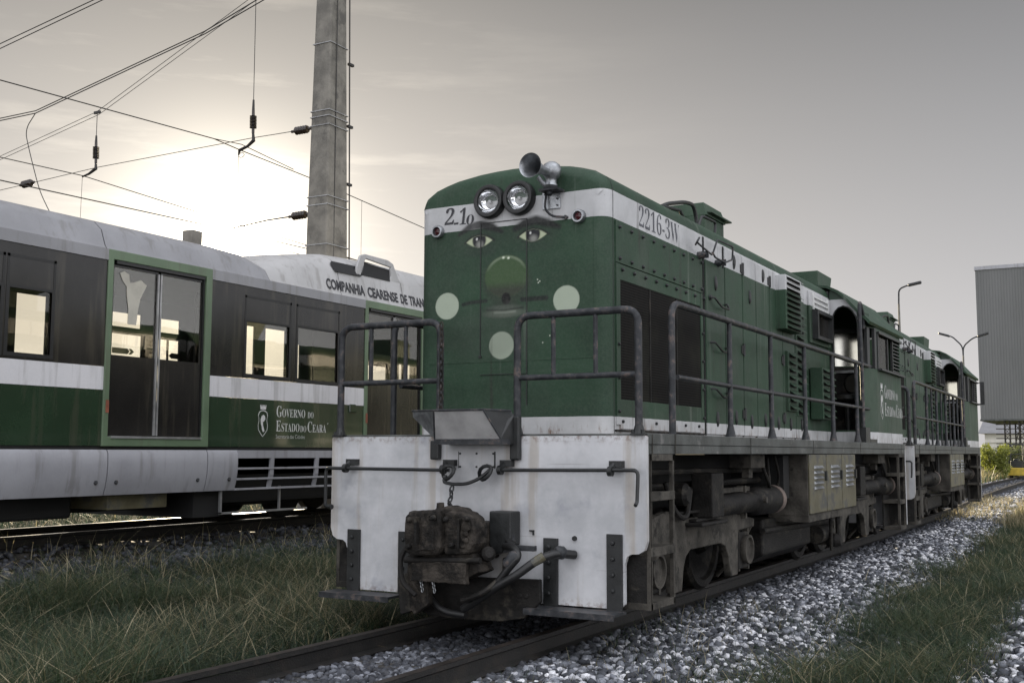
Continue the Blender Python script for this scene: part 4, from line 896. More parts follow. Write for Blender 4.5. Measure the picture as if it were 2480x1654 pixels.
tag(loco, 'green and white diesel locomotive in front with a painted face on its nose', 'locomotive', 'diesel locomotives coupled on the track')
def copy_tree(o, parent=None):
    c = o.copy(); col.objects.link(c)
    if parent is not None: c.parent = parent
    for ch in list(o.children): copy_tree(ch, c)
    return c
loco2 = copy_tree(loco); loco2.location = (0, 10.2, 0); loco2.rotation_euler = (0, 0, R(1.1))
loco2['label'] = 'second green diesel locomotive coupled behind the one with the painted face'
m = MB()
for s_ in (-1, 1):
    for y in np.arange(2.63, 8.0, .6): m.tube([(1.24 * s_, y, 1.38), (1.24 * s_, y, 2.345)], .016, 6)
m.build('railing_bar', MT['tube'], loco2, each=True)
m = MB().box(1.42, 1.50, 9.0, 9.04, 2.30, 2.80).tube([(1.31, 9.05, 2.78), (1.44, 9.03, 2.78)], .01, 6).tube([(1.31, 9.05, 2.32), (1.44, 9.03, 2.32)], .01, 6)
m.build('side_mirror', MT['black'], loco2)

# lettering and the face, only on the front locomotive
text_rows('running_number', [(serif('2216-3W'), 0, 0, .245, (.88,))], MT['greydecal'], loco, (HW + .003, 1.06, 3.022), (0, 1, 0), (0, 0, 1), weight=-.004)
sh = .22
text_rows('cab_number', [(serif('2'), 0, .01, .19, .95), ('-', .088, -.03, .20, .9), (serif('1'), .135, 0, .19, .80), (serif('o'), .205, -.005, .17, .95)], MT['blackdecal'], loco, (-.60, .4565, 3.045), (1, 0, 0), (.12, 0, 1), weight=-.001)
def crest_shapes():
    out = []
    sh_ = [(0, 0), (.055, .05), (.115, .12), (.125, .20), (.105, .28), (.11, .33), (.125, .37), (.10, .43), (.06, .455), (0, .465)]
    full = sh_ + [(-a, b) for a, b in sh_[-2:0:-1]]
    return full
def crest(name, parent, origin, xd, scale, mat_line, mat_fill, off):
    O = Vector(origin); xd = Vector(xd); zd = Vector((0, 0, 1)); nd = Vector(off)
    full = crest_shapes(); n = len(full); m = MB()
    pv = lambda a, b, k=0.: O + xd * a * scale + zd * b * scale + nd * k
    inner = [(a * .90, .23 + (b - .23) * .93) for a, b in full]
    m.add([pv(a, b) for a, b in full] + [pv(a, b) for a, b in inner], [(i, (i + 1) % n, n + (i + 1) % n, n + i) for i in range(n)])
    # castle crown above the shield
    for i in range(3): m.add([pv(-.07 + .0 * i, .475), pv(.07, .475), pv(.075, .53), (pv(-.075, .53))], [(0, 1, 2, 3)]) if i == 0 else None
    for i in range(5): a = -.075 + i * .034; m.add([pv(a, .53), pv(a + .018, .53), pv(a + .018, .555), pv(a, .555)], [(0, 1, 2, 3)])
    # the rounded figure inside
    fig = [(-.05, .22), (-.06, .30), (-.035, .36), (.01, .385), (.05, .36), (.06, .31), (.03, .27), (.0, .26), (.005, .2), (.03, .15), (.045, .10), (.01, .08), (-.02, .12), (-.03, .18)]
    m.add([pv(a, b) for a, b in fig], [tuple(range(len(fig)))])
    return m.build(name, mat_line, parent, recalc=False)
def sc_rows(x, s):   # small capitals lettering of the state government mark
    return [(serif('G'), x, .105 * s, .20 * s, .70), (serif('OVERNO'), x + .105 * s, .105 * s, .150 * s, .70), (serif('DO'), x + .60 * s, .105 * s, .115 * s, .70),
            (serif('E'), x, -.075 * s, .20 * s, .70), (serif('STADO'), x + .095 * s, -.075 * s, .150 * s, .70), (serif('DO'), x + .46 * s, -.075 * s, .115 * s, .70), (serif('C'), x + .60 * s, -.075 * s, .20 * s, .70), (serif('EARA'), x + .70 * s, -.075 * s, .150 * s, .70), ('\u00b4', x + .985 * s, -.045 * s, .15 * s, 1.0)]
crest('state_crest', loco, (1.3125, 8.02, 1.68), (0, 1, 0), .85, MT['whitedecal'], None, (1, 0, 0))
text_rows('state_lettering', sc_rows(0, 1.28), MT['whitedecal'], loco, (1.3125, 8.20, 1.83), (0, 1, 0), (0, 0, 1), weight=-.002)

# painted face: a fine sheet just proud of the nose, colours of the artwork as an attribute
nxg, nzg = 250, 190; xg = np.linspace(-.725, .725, nxg); zg = np.linspace(1.94, 3.06, nzg); XX, ZZ = np.meshgrid(xg, zg)
rgb = np.zeros(XX.shape + (3,)); al = np.zeros(XX.shape)
def lay(mask, c):
    global al
    mask = np.clip(mask, 0, 1); c = np.array(c, float) * np.ones(XX.shape + (3,)); na = mask + al * (1 - mask)
    safe = np.where(na > 1e-6, na, 1); rgb[:] = (c * mask[..., None] + rgb * (al * (1 - mask))[..., None]) / safe[..., None]; al = na
def ell(cx, cz, rx, rz, soft, rot=0.):
    c, s = math.cos(rot), math.sin(rot); a = ((XX - cx) * c + (ZZ - cz) * s) / rx; b = (-(XX - cx) * s + (ZZ - cz) * c) / rz
    r_ = np.sqrt(a * a + b * b); return np.clip((1 - r_) * min(rx, rz) / soft + .5, 0, 1)
def stroke(pts, rad, soft):
    dm = np.full(XX.shape, 9.)
    for i in range(len(pts) - 1):
        (ax_, az_), (bx_, bz_) = pts[i], pts[i + 1]; dx_, dz_ = bx_ - ax_, bz_ - az_; t_ = np.clip(((XX - ax_) * dx_ + (ZZ - az_) * dz_) / (dx_ * dx_ + dz_ * dz_), 0, 1)
        rr_ = rad if not isinstance(rad, (list, tuple)) else rad[i] * (1 - t_) + rad[i + 1] * t_
        dm = np.minimum(dm, np.hypot(XX - ax_ - t_ * dx_, ZZ - az_ - t_ * dz_) - rr_)
    return np.clip(.5 - dm / soft, 0, 1)
DK = (.010, .011, .011)
for ex_, bl, sgn in ((-.265, 0, -1), (.215, 0, 1)):
    lay(ell(ex_, 2.92, .19, .11, .10) * .35, (.028, .036, .028))
    lay(ell(ex_, 2.80, .15, .03, .03) * .30, (.02, .03, .024))
    hw_ = .125; zc = 2.895 if sgn < 0 else 2.90
    u_ = (XX - ex_) / hw_; up_ = zc + .050 * (1 - np.abs(u_) ** 1.9); lo_ = zc - .052 * (1 - np.abs(u_) ** 1.7)
    inside = np.clip((up_ - ZZ) / .008, 0, 1) * np.clip((ZZ - lo_) / .008, 0, 1) * (np.abs(u_) < 1)
    lay(stroke([(ex_ - .13, zc - .005), (ex_ - .08, zc + .035), (ex_, zc + .055), (ex_ + .08, zc + .035), (ex_ + .135, zc)], .008, .014) * .9, DK)
    lay(inside, (.42, .46, .31))
    lay(inside * ell(ex_ + .0, zc + .01, .062, .070, .012), (.014, .014, .018))
    lay(inside * ell(ex_ + .005, zc - .026, .030, .028, .03) * .75, (.30, .30, .27))
    lay(ell(ex_ - .022, zc + .020, .008, .010, .006), (.7, .7, .66))
    lay(stroke([(ex_ - .10, zc - .04), (ex_, zc - .058), (ex_ + .10, zc - .038)], .004, .01) * .6, DK)
lay(stroke([(-.45, 2.965), (-.36, 3.015), (-.26, 3.03), (-.15, 3.00), (-.06, 2.955)], [.014, .028, .034, .030, .014], .022) * .95, DK)
lay(stroke([(.06, 2.965), (.14, 3.00), (.24, 3.015), (.34, 2.985), (.44, 2.945)], [.022, .032, .036, .032, .016], .026) * .95, DK)
lay(ell(-.02, 2.56, .215, .19, .05) * .55, (.030, .034, .026))
nose = ell(-.02, 2.60, .19, .165, .012)
lay(nose * .9, (.046, .085, .034))
lay(nose * np.clip((2.56 - ZZ) / .06, 0, 1) * .8, (.032, .033, .027))
lay(nose * np.clip(1 - np.abs(np.hypot((XX + .02) / .19, (ZZ - 2.60) / .165) - .93) / .10, 0, 1) * np.clip((ZZ - 2.64) / .08, 0, 1) * .55, (.26, .31, .22))
lay(ell(-.045, 2.748, .010, .008, .008), (.7, .75, .6)); lay(ell(.0, 2.742, .010, .008, .008), (.7, .75, .6))
lay(stroke([(-.41, 2.402), (-.34, 2.415), (-.20, 2.42)], .015, .014) * .8, DK); lay(stroke([(.12, 2.41), (.33, 2.41)], .018, .012) * .85, DK)
lay(ell(-.02, 2.425, .040, .048, .008), (.004, .004, .004))
lay(ell(-.04, 2.335, .20, .062, .03) * .5, (.026, .032, .025)); lay(ell(-.04, 2.315, .165, .034, .022) * .75, (.115, .135, .105)); lay(ell(-.04, 2.362, .13, .016, .014) * .6, (.09, .105, .085))
lay(stroke([(-.19, 2.345), (-.04, 2.338), (.13, 2.348)], .005, .008) * .8, DK); lay(stroke([(-.12, 2.322), (-.02, 2.318), (.06, 2.322)], .005, .016) * .5, (.35, .38, .32))
for a, b in ((-.56, 2.40), (.50, 2.385), (-.06, 2.065)): lay(ell(a, b, .110, .107, .007) * .93, (.36, .41, .32))
lay(ell(-.15, 2.15, .36, .22, .16) * .30, (.045, .052, .043))
for a, b in ((.255, 2.555), (.275, 2.54), (.262, 2.53), (.30, 2.07), (.36, 2.12)): lay(ell(a, b, .006, .006, .004), (.5, .55, .45))
fm = MB(); fm.v = [(float(a), .4572, float(b)) for a, b in zip(XX.ravel(), ZZ.ravel())]
fm.f = [(j * nxg + i, j * nxg + i + 1, (j + 1) * nxg + i + 1, (j + 1) * nxg + i) for j in range(nzg - 1) for i in range(nxg - 1)]
fo = fm.build('painted_face', MT['paintface'], loco, recalc=False)
at = fo.data.attributes.new('paint', 'FLOAT_COLOR', 'POINT'); at.data.foreach_set('color', np.concatenate([rgb, al[..., None]], -1).reshape(-1).astype(np.float32))

# ------------------------------------------------------------------ the passenger train
TX = -5.60; TW = 2.6; TF = TX - TW
def make_train():
    t = empty('passenger_train', (0, 0, 0), 'green, white and silver articulated passenger train standing on the parallel track', 'train')
    P = lambda name, m, mat, par=t, **kw: m.build(name, MT[mat], par, **kw)
    Y0, Y1 = -7.0, 13.6
    doors = [(-5.6, -4.05), (1.40, 2.98), (6.08, 7.66), (10.6, 12.1)]
    wins = [(-3.7, -2.9, 2.23, 3.2), (-2.7, -1.9, 2.23, 2.88), (-.90, .10, 2.23, 2.88), (.20, .70, 2.23, 2.88), (3.61, 4.42, 2.22, 2.89), (4.60, 5.45, 2.21, 2.91), (8.3, 9.1, 2.22, 2.9), (9.3, 10.2, 2.22, 2.9)]
    # near side: window band, stripe, lower green
    holes = [(a, b, 1.30, 3.45) for a, b in doors] + wins
    P('window_band', MB().wall('x', TX - .03, TX, Y0, Y1, 2.165, 3.33, holes), 'tglassdark', each=True)
    P('white_stripe', MB().wall('x', TX - .03, TX + .002, Y0, Y1, 1.908, 2.160, holes), 'twhite', each=True)
    P('lower_panel', MB().wall('x', TX - .03, TX, Y0, Y1, 1.30, 1.904, holes), 'tgreen', each=True)
    P('gutter', MB().wall('x', TX - .05, TX + .012, Y0, Y1, 3.335, 3.46, holes), 'troof', each=True)
    P('floor_edge', MB().box(TX - .05, TX - .01, Y0, Y1, 1.262, 1.30), 'dark')
    # frames and panes of the windows
    for (a, b, c, d_) in wins:
        f = MB().wall('x', TX - .02, TX + .004, a - .04, b + .04, c - .04, d_ + .03, [(a, b, c, d_)])
        if d_ < 3: f.box(TX - .02, TX + .003, a - .04, a - .01, d_ + .03, 3.22).box(TX - .02, TX + .003, b + .01, b + .04, d_ + .03, 3.22).box(TX - .02, TX + .003, a - .04, b + .04, 3.19, 3.22)
        w_ = P('window', f, 'rubber'); P('pane', MB().box(TX - .020, TX - .016, a, b, c, d_), 'glass', w_)
    # far side
    far_w = [(-4.9, -4.2, 2.45, 3.1), (-2.4, -1.6, 2.45, 3.1), (-.9, -.2, 2.45, 3.1), (1.05, 1.98, 2.48, 3.25), (2.18, 2.63, 2.48, 3.25), (3.66, 4.24, 2.45, 2.88), (3.66, 4.22, 2.98, 3.18), (4.53, 4.955, 2.46, 2.87), (4.53, 4.955, 2.97, 3.17),
             (5.95, 6.56, 2.48, 3.25), (6.82, 7.31, 2.47, 3.25), (7.55, 7.69, 2.48, 3.05), (9.35, 10.20, 2.55, 2.84), (10.60, 11.00, 2.62, 2.93), (12.2, 12.9, 2.5, 3.0)]
    P('far_side', MB().wall('x', TF, TF + .03, Y0, Y1, 1.28, 3.46, far_w), 'dark')
    pn = MB()
    for a, b, c, d_ in far_w: pn.box(TF + .014, TF + .016, a, b, c, d_)
    P('far_pane', pn, 'glass', each=True)
    m = MB().box(TF + .03, TX - .06, Y0, Y1, 1.26, 1.32).box(TF, TX, Y1 - .03, Y1, 1.26, 3.5).box(TF, TX, Y0, Y0 + .03, 1.26, 3.5).box(TF + .03, TX - .05, Y0, Y1, 3.40, 3.44)
    for y in (-1.4, 5.7, 8.2): m.box(TF + .05, TF + .9, y, y + .45, 1.3, 2.05)
    m.box(TF + .03, TF + .06, 4.7, 4.72, 2.45, 2.88)
    for a, b in ((4.02, 4.06), (6.5, 6.53), (8.9, 8.93)): m.cyl((TF + 1.3, a, 1.3), (TF + 1.3, a, 3.4), .018, n=8)
    P('interior', m, 'dark')
    P('arrow_sticker', MB().prism([(3.71, 2.60), (3.98, 2.60), (4.02, 2.64), (3.98, 2.68), (3.71, 2.68)], 'x', TF + .032, TF + .036).prism([(4.0, 2.60), (4.05, 2.60), (4.10, 2.64), (4.05, 2.68), (4.0, 2.68), (4.04, 2.64)], 'x', TF + .032, TF + .036).prism([(4.75, 2.64), (4.80, 2.60), (4.96, 2.60), (4.96, 2.68), (4.80, 2.68)], 'x', TF + .032, TF + .036), 'blackdecal', each=True)
    # doors
    for (a, b) in doors:
        f = MB().wall('x', TX - .04, TX + .018, a, b, 1.295, 3.46, [(a + .075, b - .10, 1.40, 3.35)])
        fr = P('door_frame', f, 'tframe', bevel=.008)
        m = MB().box(TX - .05, TX + .022, a + .11, b - .13, 3.31, 3.345).box(TX - .045, TX - .01, b - .125, b - .02, 1.42, 3.33); P('door_seal', m, 'rubber', fr)
        P('threshold', MB().box(TX - .03, TX + .03, a + .11, b - .13, 1.385, 1.41), 'galv', fr)
        P('warning_reflector', MB().lathe([(0, .001), (.004, .02), (.006, .02)], (TX + .018, a + .05, 1.72), (1, 0, 0), 10).box(TX + .018, TX + .024, a + .03, a + .07, 1.66, 1.80), 'rustyred', fr)
        mid = (a + b) / 2 - .02
        for k_, (u0, u1) in enumerate(((a + .105, mid - .02), (mid + .02, b - .13))):
            lf = P('door_leaf', MB().wall('x', TX - .045, TX - .025, u0, u1, 1.41, 3.31, [(u0 + .01, u1 - .01, 2.30, 3.28)]), 'tglassdark')
            P('pane', MB().box(TX - .038, TX - .034, u0 + .01, u1 - .01, 2.30, 3.28), 'glass', lf)
            xx = u1 if k_ == 0 else u0; P('edge_strip', MB().box(TX - .03, TX - .01, xx - .012, xx + .012, 1.42, 3.28), 'galv', lf)
    # map-shaped notice stuck behind the left leaf
    mp_ = [(1.60, 3.22), (1.66, 3.25), (1.73, 3.22), (1.745, 3.13), (1.80, 3.14), (1.90, 3.18), (1.99, 3.13), (1.90, 2.96), (1.87, 2.82), (1.855, 2.66), (1.73, 2.66), (1.735, 2.83), (1.705, 2.98), (1.70, 3.08), (1.64, 3.14)]
    P('paper_notice', MB().prism(mp_, 'x', TX - .033, TX - .031), 'notice')
    # roofs: low roof to the left, raised cowling to the right
    def roof(name, ys, tops, mat):
        m = MB(); nn = None
        for i, (y, h) in enumerate(zip(ys, tops)):
            pr_ = [(TX + .008, 3.45), (TX - .03, 3.50), (TX - .10, 3.46 + .55 * (h - 3.46)), (TX - .22, 3.46 + .80 * (h - 3.46)), (TX - .42, 3.46 + .95 * (h - 3.46)), (TX - .8, h), (TX - TW / 2, h + .03), (TX - TW + .8, h), (TX - TW + .3, 3.46 + .9 * (h - 3.46)), (TX - TW, 3.46)]
            nn = len(pr_); m.v += [(a, y, b) for a, b in pr_]
            if i: o = (i - 1) * nn; m.f += [(o + k_, o + k_ + 1, o + nn + k_ + 1, o + nn + k_) for k_ in range(nn - 1)]
        m.f += [tuple(range(nn)), tuple(range((len(ys) - 1) * nn, len(ys) * nn))]
        return P(name, m, mat, smooth=True)
    roof('low_roof', [Y0, 1.37], [3.86, 3.86], 'troof'); roof('low_roof', [1.385, 3.3, 3.7, 3.92, 4.02], [3.86, 3.86, 3.84, 3.77, 3.735], 'troof')
    roof('raised_roof', [4.03, 4.2, 4.46, 4.8, 5.16, 5.53], [3.735, 3.80, 3.89, 3.985, 4.06, 4.12], 'tcowl'); roof('raised_roof', [5.545, 6.1, 7.10], [4.12, 4.15, 4.17], 'tcowl'); roof('raised_roof', [7.115, 12, Y1], [4.17, 4.17, 3.95], 'tcowl')
    # grab openings and hoop on the cowling
    def slab(y0, z0, y1, z1, nm, mat, off):   # a panel following the slope of the cowling
        pass
    m = MB(); sl_ = lambda z: TX - .045 - (z - 3.55) * .36
    op = [(4.78, 3.69), (5.28, 3.71), (5.38, 3.74), (5.40, 3.83), (4.82, 3.80), (4.77, 3.75)]
    m.add([(TX - .072 - (z - 3.80) * .66, y, z) for y, z in ((5.47, 3.80), (6.06, 3.81), (6.15, 3.85), (6.17, 3.95), (6.13, 3.975), (5.50, 3.965), (5.44, 3.92), (5.44, 3.83))], [tuple(range(8))]); P('roof_opening', m, 'dark', recalc=False)
    hp = [(5.98, 3.76), (6.0, 3.90), (6.08, 4.12), (6.18, 4.165), (6.78, 4.16), (6.90, 4.10), (6.98, 3.96), (7.02, 3.90)]
    inn = [(6.12, 3.85), (6.27, 4.03), (6.32, 4.07), (6.80, 4.06), (6.86, 3.99), (6.80, 3.85)]
    m = MB(); xs1 = TX - .10
    m.prism([(5.98, 3.78), (6.0, 3.95), (6.08, 4.13), (6.20, 4.17), (6.22, 4.10), (6.16, 4.02), (6.11, 3.86), (6.10, 3.78)], 'x', xs1 - .04, xs1).prism([(6.20, 4.17), (6.78, 4.165), (6.90, 4.11), (6.86, 4.06), (6.22, 4.10)], 'x', xs1 - .04, xs1).prism([(6.90, 4.11), (7.05, 3.92), (7.12, 3.86), (6.80, 3.82), (6.86, 3.92), (6.84, 4.04)], 'x', xs1 - .04, xs1)
    hoop = P('roof_hoop', m, 'tcowl', bevel=.012)
    P('hoop_opening', MB().add([(TX - .09, 6.12, 3.84), (TX - .09, 6.82, 3.84), (TX - .142, 6.86, 4.03), (TX - .142, 6.22, 4.05)], [(0, 1, 2, 3)]), 'dark', hoop, recalc=False)
    P('roof_vent', MB().box(-6.98, -6.80, 3.80, 3.99, 3.80, 4.22), 'concrete', bevel=.005)
    # company lettering along the cowling, lying on its slope
    lx = TX + .016; xd = (0, 1, 0); zd = Vector((-.215, 0, 1)).normalized()
    text_rows('company_lettering', [('COMPANHIA', 0, 0, .205, (.89,)), ('CEARENSE', .965, 0, .205, (.77,)), ('DE', 1.805, 0, .205, (.18,)), ('TRANSPORTES', 2.045, 0, .205, (1.03,))], MT['blackdecal'], t, (TX - .030, 5.23, 3.532), xd, zd, weight=.007)
    crest('state_crest', t, (TX + .0025, 3.95, 1.43), (0, 1, 0), .74, MT['whitedecal'], None, (1, 0, 0))
    text_rows('state_lettering', sc_rows(0, 1.05) + [('Secretaria das Cidades', 0, -.17, .075, .85)], MT['whitedecal'], t, (TX + .0025, 4.20, 1.585), (0, 1, 0), (0, 0, 1), weight=-.001)
    # silver skirts in sections
    def skirt(y0, y1, z0=.765, hole=None):
        pr_ = [(TX + .0, 1.26), (TX + .022, 1.22), (TX + .028, 1.10), (TX + .022, .98), (TX - .0, .86), (TX - .03, z0), (TX - .06, z0), (TX - .04, 1.26)]
        return MB().prism([(a, b) for a, b in pr_], 'y', y0, y1)
    for (a, b) in ((Y0, -1.35), (-1.34, 1.475), (1.49, 2.965), (2.98, 3.49), (7.6, Y1)):
        s_ = P('skirt', skirt(a, b), 'tsilver', smooth=True); q = MB()
        for y in (a + .13, b - .13):
            if b - a > .8 or y > a + .2: q.lathe([(0, .03), (.012, .022), (.012, .001)], (TX + .004, y, .91), (1, 0, .25), 14)
        P('fastener', q, 'tube', s_, each=True) if q.v else None
    # ventilated skirt
    m = MB(); cols = [3.49, 4.09, 4.16, 4.99, 5.06, 5.9, 5.97, 6.8, 6.87, 7.6]
    xf = lambda z: TX + .028 - max(0, (1.05 - z)) ** 1.5 * .25
    for z0, z1 in ((1.16, 1.26), (1.02, 1.045), (.89, .915), (.765, .79)): m.box(xf(z0) - .03, xf(z0), 3.49, 7.6, z0, z1)
    for i in range(1, 9, 2): m.prism([(TX + .028, 1.16), (TX + .018, .95), (TX - .028, .77), (TX - .05, .77), (TX - .01, .95), (TX, 1.16)], 'y', cols[i], cols[i + 1])
    vk = P('vented_skirt', m, 'tsilver'); P('backing', MB().box(TX - .45, TX - .3, 3.5, 7.6, .6, 1.26), 'dark', vk)
    P('service_flap', MB().box(TX, TX + .02, 5.74, 5.88, 1.80, 1.92), 'tgreen', bevel=.01)
    # underside gear, bogies
    m = MB().box(TX - 2.3, TX - .3, Y0, Y1, .95, 1.26).box(TX - 2.3, TX - .12, 2.9, 3.35, .45, .95)
    m.box(TX - 1.35, TX - 1.0, Y0, Y1, .53, .95)
    P('underframe', m, 'dark')
    P('pale_box', MB().box(TX - .9, TX - .12, 1.62, 2.48, .60, .76), 'yellowish')
    m = MB().box(TX - .08, TX - .05, 3.28, 3.31, .48, .80).box(TX - .08, TX - .05, 3.28, 4.92, .475, .50).box(TX - .08, TX - .05, 4.36, 4.38, .50, .80)
    P('guard_frame', m, 'galv')
    for yc in (-2.6, 6.2, 10.8):
        bo = P('bogie', MB().box(TX - 2.2, TX - .35, yc - 1.3, yc + 1.3, .62, .95), 'dark', bevel=.05)
        for yy in (-.95, .95):
            for xx in (-6.9 - .5, -6.9 + .5): P('wheel', MB().lathe([(-.06, .36), (-.04, .40), (.04, .38), (.06, .36)], (xx, yc + yy, .33 + .38), (1, 0, 0), 28), 'dark', bo)
    m = MB().box(TX - 1.5, TX - .30, -2.0, 1.3, .52, .95).box(TX - 1.9, TX - .4, 4.0, 5.0, .55, .95); P('equipment_case', m, 'dark', bevel=.03, each=True)
    return t
MT['notice'] = simple('notice paper', (.42, .40, .34), .8, var=.1)  # plain pale paper colour
MT['rustyred'] = simple('faded red reflector', (.22, .07, .04), .6, var=.2)
train = make_train()

# ------------------------------------------------------------------ mast, overhead line
mast = empty('concrete_mast', (-9.75, 10.3, 0), 'tall grey concrete overhead line mast behind the passenger train', 'mast')
def mast_pt(x, y, z): return (x + 9.75, y - 10.3, z)
m = MB(); zs_ = [0, 5.6, 10.3, 13.5]; hw_ = [(.30, .40), (.255, .335), (.20, .25), (.17, .20)]
for z, (a, b) in zip(zs_, hw_): m.v += [(-a, -b, z), (a, -b, z), (a, b, z), (-a, b, z)]
for i in range(3): m.f += [(4 * i + k_, 4 * i + (k_ + 1) % 4, 4 * i + 4 + (k_ + 1) % 4, 4 * i + 4 + k_) for k_ in range(4)]
m.f += [(3, 2, 1, 0), (12, 13, 14, 15)]
m.build('shaft', MT['concrete'], mast, bevel=.035)
m = MB()
for z in (6.10, 6.27, 7.72, 7.90, 8.02, 9.42, 5.3): 
    t_ = z / 13.5; a, b = .33 - .155 * t_, .425 - .21 * t_; m.tube([(-a, -b, z), (a, -b, z), (a, b, z), (-a, b, z)], .012, 6, closed=True)
m.build('steel_band', MT['galv'], mast, each=True)
m = MB().tube([(.24, .30, 0.2), (.24, .42, 5), (.235, .33, 9), (.2, .27, 13.4)], .016, 6)
for z in (4.9, 6.6, 7.8, 9.1): m.box(.20, .26, .30, .45, z, z + .05)
m.tube([(.28, -.12, 0), (.215, -.08, 13.4)], .010, 6)
m.build('conduit', MT['wire'], mast, each=True)
def insulator(name, p0, p1, label, par=None, n=9, r=.075, body=.03, group='insulators of the overhead line'):
    """porcelain insulator between two points"""
    a = Vector(p0); b = Vector(p1); d_ = (b - a); ln = d_.length; d_.normalize(); prof = [(0, .012), (.02, .03), (.10, .032), (.12, body)]
    for i in range(n): t0 = .12 + (ln - .24) * i / n; dt = (ln - .24) / n; prof += [(t0 + dt * .15, body), (t0 + dt * .5, r), (t0 + dt * .62, r), (t0 + dt * .9, body)]
    prof += [(ln - .12, .03), (ln - .02, .03), (ln, .012)]
    t = empty(name, a, label, 'insulator', group)
    m = MB().lathe(prof, (0, 0, 0), d_, 14); m.build('porcelain', MT['insul'], t, smooth=True)
    return t
Yp = 10.2
t = insulator('insulator', (-11.70, Yp, 8.38), (-11.69, Yp, 7.86), 'ribbed insulator hanging nearest the mast, just above the sun'); t0 = t
loc = Vector((-11.70, Yp, 8.38)); q = lambda x, y, z: tuple(Vector((x, y, z)) - loc)
m = MB().tube([q(-11.71, Yp, 10.85), q(-11.70, Yp, 8.55)], .008, 6).tube([q(-11.70, Yp, 8.6), q(-11.70, Yp, 8.36)], [.02, .03], 8).tube([q(-11.69, Yp, 7.88), q(-11.67, Yp, 7.72), q(-11.83, Yp, 7.62), q(-12.06, Yp, 7.56), q(-12.08, Yp, 7.46)], [.025, .04, .03, .035, .015], 8)
m.tube([q(-12.0 + .08 * math.cos(a), Yp, 7.45 + .05 * math.sin(a)) for a in np.linspace(0, 2 * math.pi, 13)[:-1]], .007, 5, closed=True); m.build('hanger', MT['wire'], t)
t = insulator('insulator', (-16.50, Yp, 8.36), (-16.48, Yp, 7.83), 'ribbed insulator hanging at the far left of the sky')
loc = Vector((-16.50, Yp, 8.36)); q = lambda x, y, z: tuple(Vector((x, y, z)) - loc)
m = MB().tube([q(-16.50, Yp, 9.05), q(-16.50, Yp, 8.5)], .008, 6).tube([q(-16.50, Yp, 8.5), q(-16.50, Yp, 8.34)], [.02, .03], 8).tube([q(-16.48, Yp, 7.85), q(-16.47, Yp, 7.72), q(-16.70, Yp, 7.62), q(-16.92, Yp, 7.58)], [.025, .04, .028, .02], 8).box(*[v for v in (-.10, .10, -.02, .02, .66, .72)])
m.build('hanger', MT['wire'], t)
insulator('insulator', (-10.10, Yp, 7.76), (-10.66, Yp, 7.76), 'stubby horizontal insulator on the upper bands of the mast', n=5, r=.085, body=.07)
insulator('insulator', (-10.10, Yp, 6.00), (-10.68, Yp, 5.99), 'stubby horizontal insulator on the lower bands of the mast', n=5, r=.085, body=.07)
insulator('insulator', (-18.60, Yp, 7.66), (-19.15, Yp, 7.63), 'dark horizontal insulator in the cross wire above the left train roof', n=5, r=.09, body=.075)
def wire(name, pts, label, r=.009, cat='wire', group='overhead wires', sag=0, n=14):
    P_ = []
    for i in range(len(pts) - 1):
        a = Vector(pts[i]); b = Vector(pts[i + 1])
        for k_ in range(n if sag else 1): t_ = k_ / (n if sag else 1); v = a.lerp(b, t_); v.z -= sag * 4 * t_ * (1 - t_); P_.append(v)
    P_.append(Vector(pts[-1])); m = MB().tube(P_, r, 5); o = m.build(name, MT['wire'], None, smooth=True); tag(o, label, cat, group); return o
wire('overhead_wire', [(-12.05, -12, 7.2), (-12.05, 4.53, 7.38), (-12.05, 9.44, 7.62), (-12.05, 10.2, 7.57), (-12.05, 12.53, 7.47), (-12.05, 17.4, 7.13), (-12.05, 45, 5.9)], 'messenger wire crossing behind the mast and held by the insulator beside it', .011)
wire('overhead_wire', [(-12.05, 9.44, 7.62), (-12.0, 10.2, 7.68), (-12.05, 11.92, 7.54)], 'short doubled length of wire over the clamp beside the mast', .009)
wire('overhead_wire', [(-12.05, -12, 5.6), (-12.05, 4.62, 5.70), (-12.05, 9.56, 5.80), (-12.05, 14.7, 5.84), (-12.05, 17.3, 5.78), (-12.05, 60, 5.7)], 'contact wire running into the sun glare', .011)
wire('overhead_wire', [(-12.35, 11.0, 5.74), (-12.3, 60, 5.6)], 'lower parallel wire visible just left of the mast foot', .008)
wire('overhead_wire', [(-16.90, -12, 7.35), (-16.9, 8.04, 7.53), (-16.90, 10.2, 7.60), (-16.90, 14.5, 7.41), (-16.9, 40, 6.6)], 'messenger wire under the far left insulator', .011)
wire('dropper_wire', [(-12.08, Yp, 7.48), (-12.08, Yp, 5.84)], 'thin dropper hanging from the clamp beside the mast', .005)
wire('dropper_wire', [(-16.92, Yp, 7.56), (-16.94, Yp, 5.9)], 'thin dropper under the far left insulator', .005)
wire('dropper_wire', [(-12.05, 14.45, 7.34), (-12.05, 14.45, 5.84)], 'thin dropper to the right of the mast', .005)
wire('overhead_wire', [(-9.9, Yp, 7.76), (-11.03, Yp, 7.77), (-11.67, Yp, 7.78), (-16.45, Yp, 7.74), (-18.57, Yp, 7.65), (-19.9, Yp, 7.60), (-30, Yp, 7.5)], 'cross wire from the upper mast insulator to the left', .008)
wire('registration_arm', [(-9.9, Yp, 6.0), (-10.78, Yp, 5.99), (-11.25, Yp, 5.98), (-12.26, Yp, 5.90)], 'registration arm pointing from the lower mast insulator to the sun', .016, 'arm')
wire('overhead_wire', [(-9.8, Yp, 11.5), (-11.69, Yp, 10.79), (-16.45, Yp, 8.99), (-19.94, Yp, 8.37), (-30, Yp, 7.2)], 'lower thin span wire falling steeply to the left', .007)
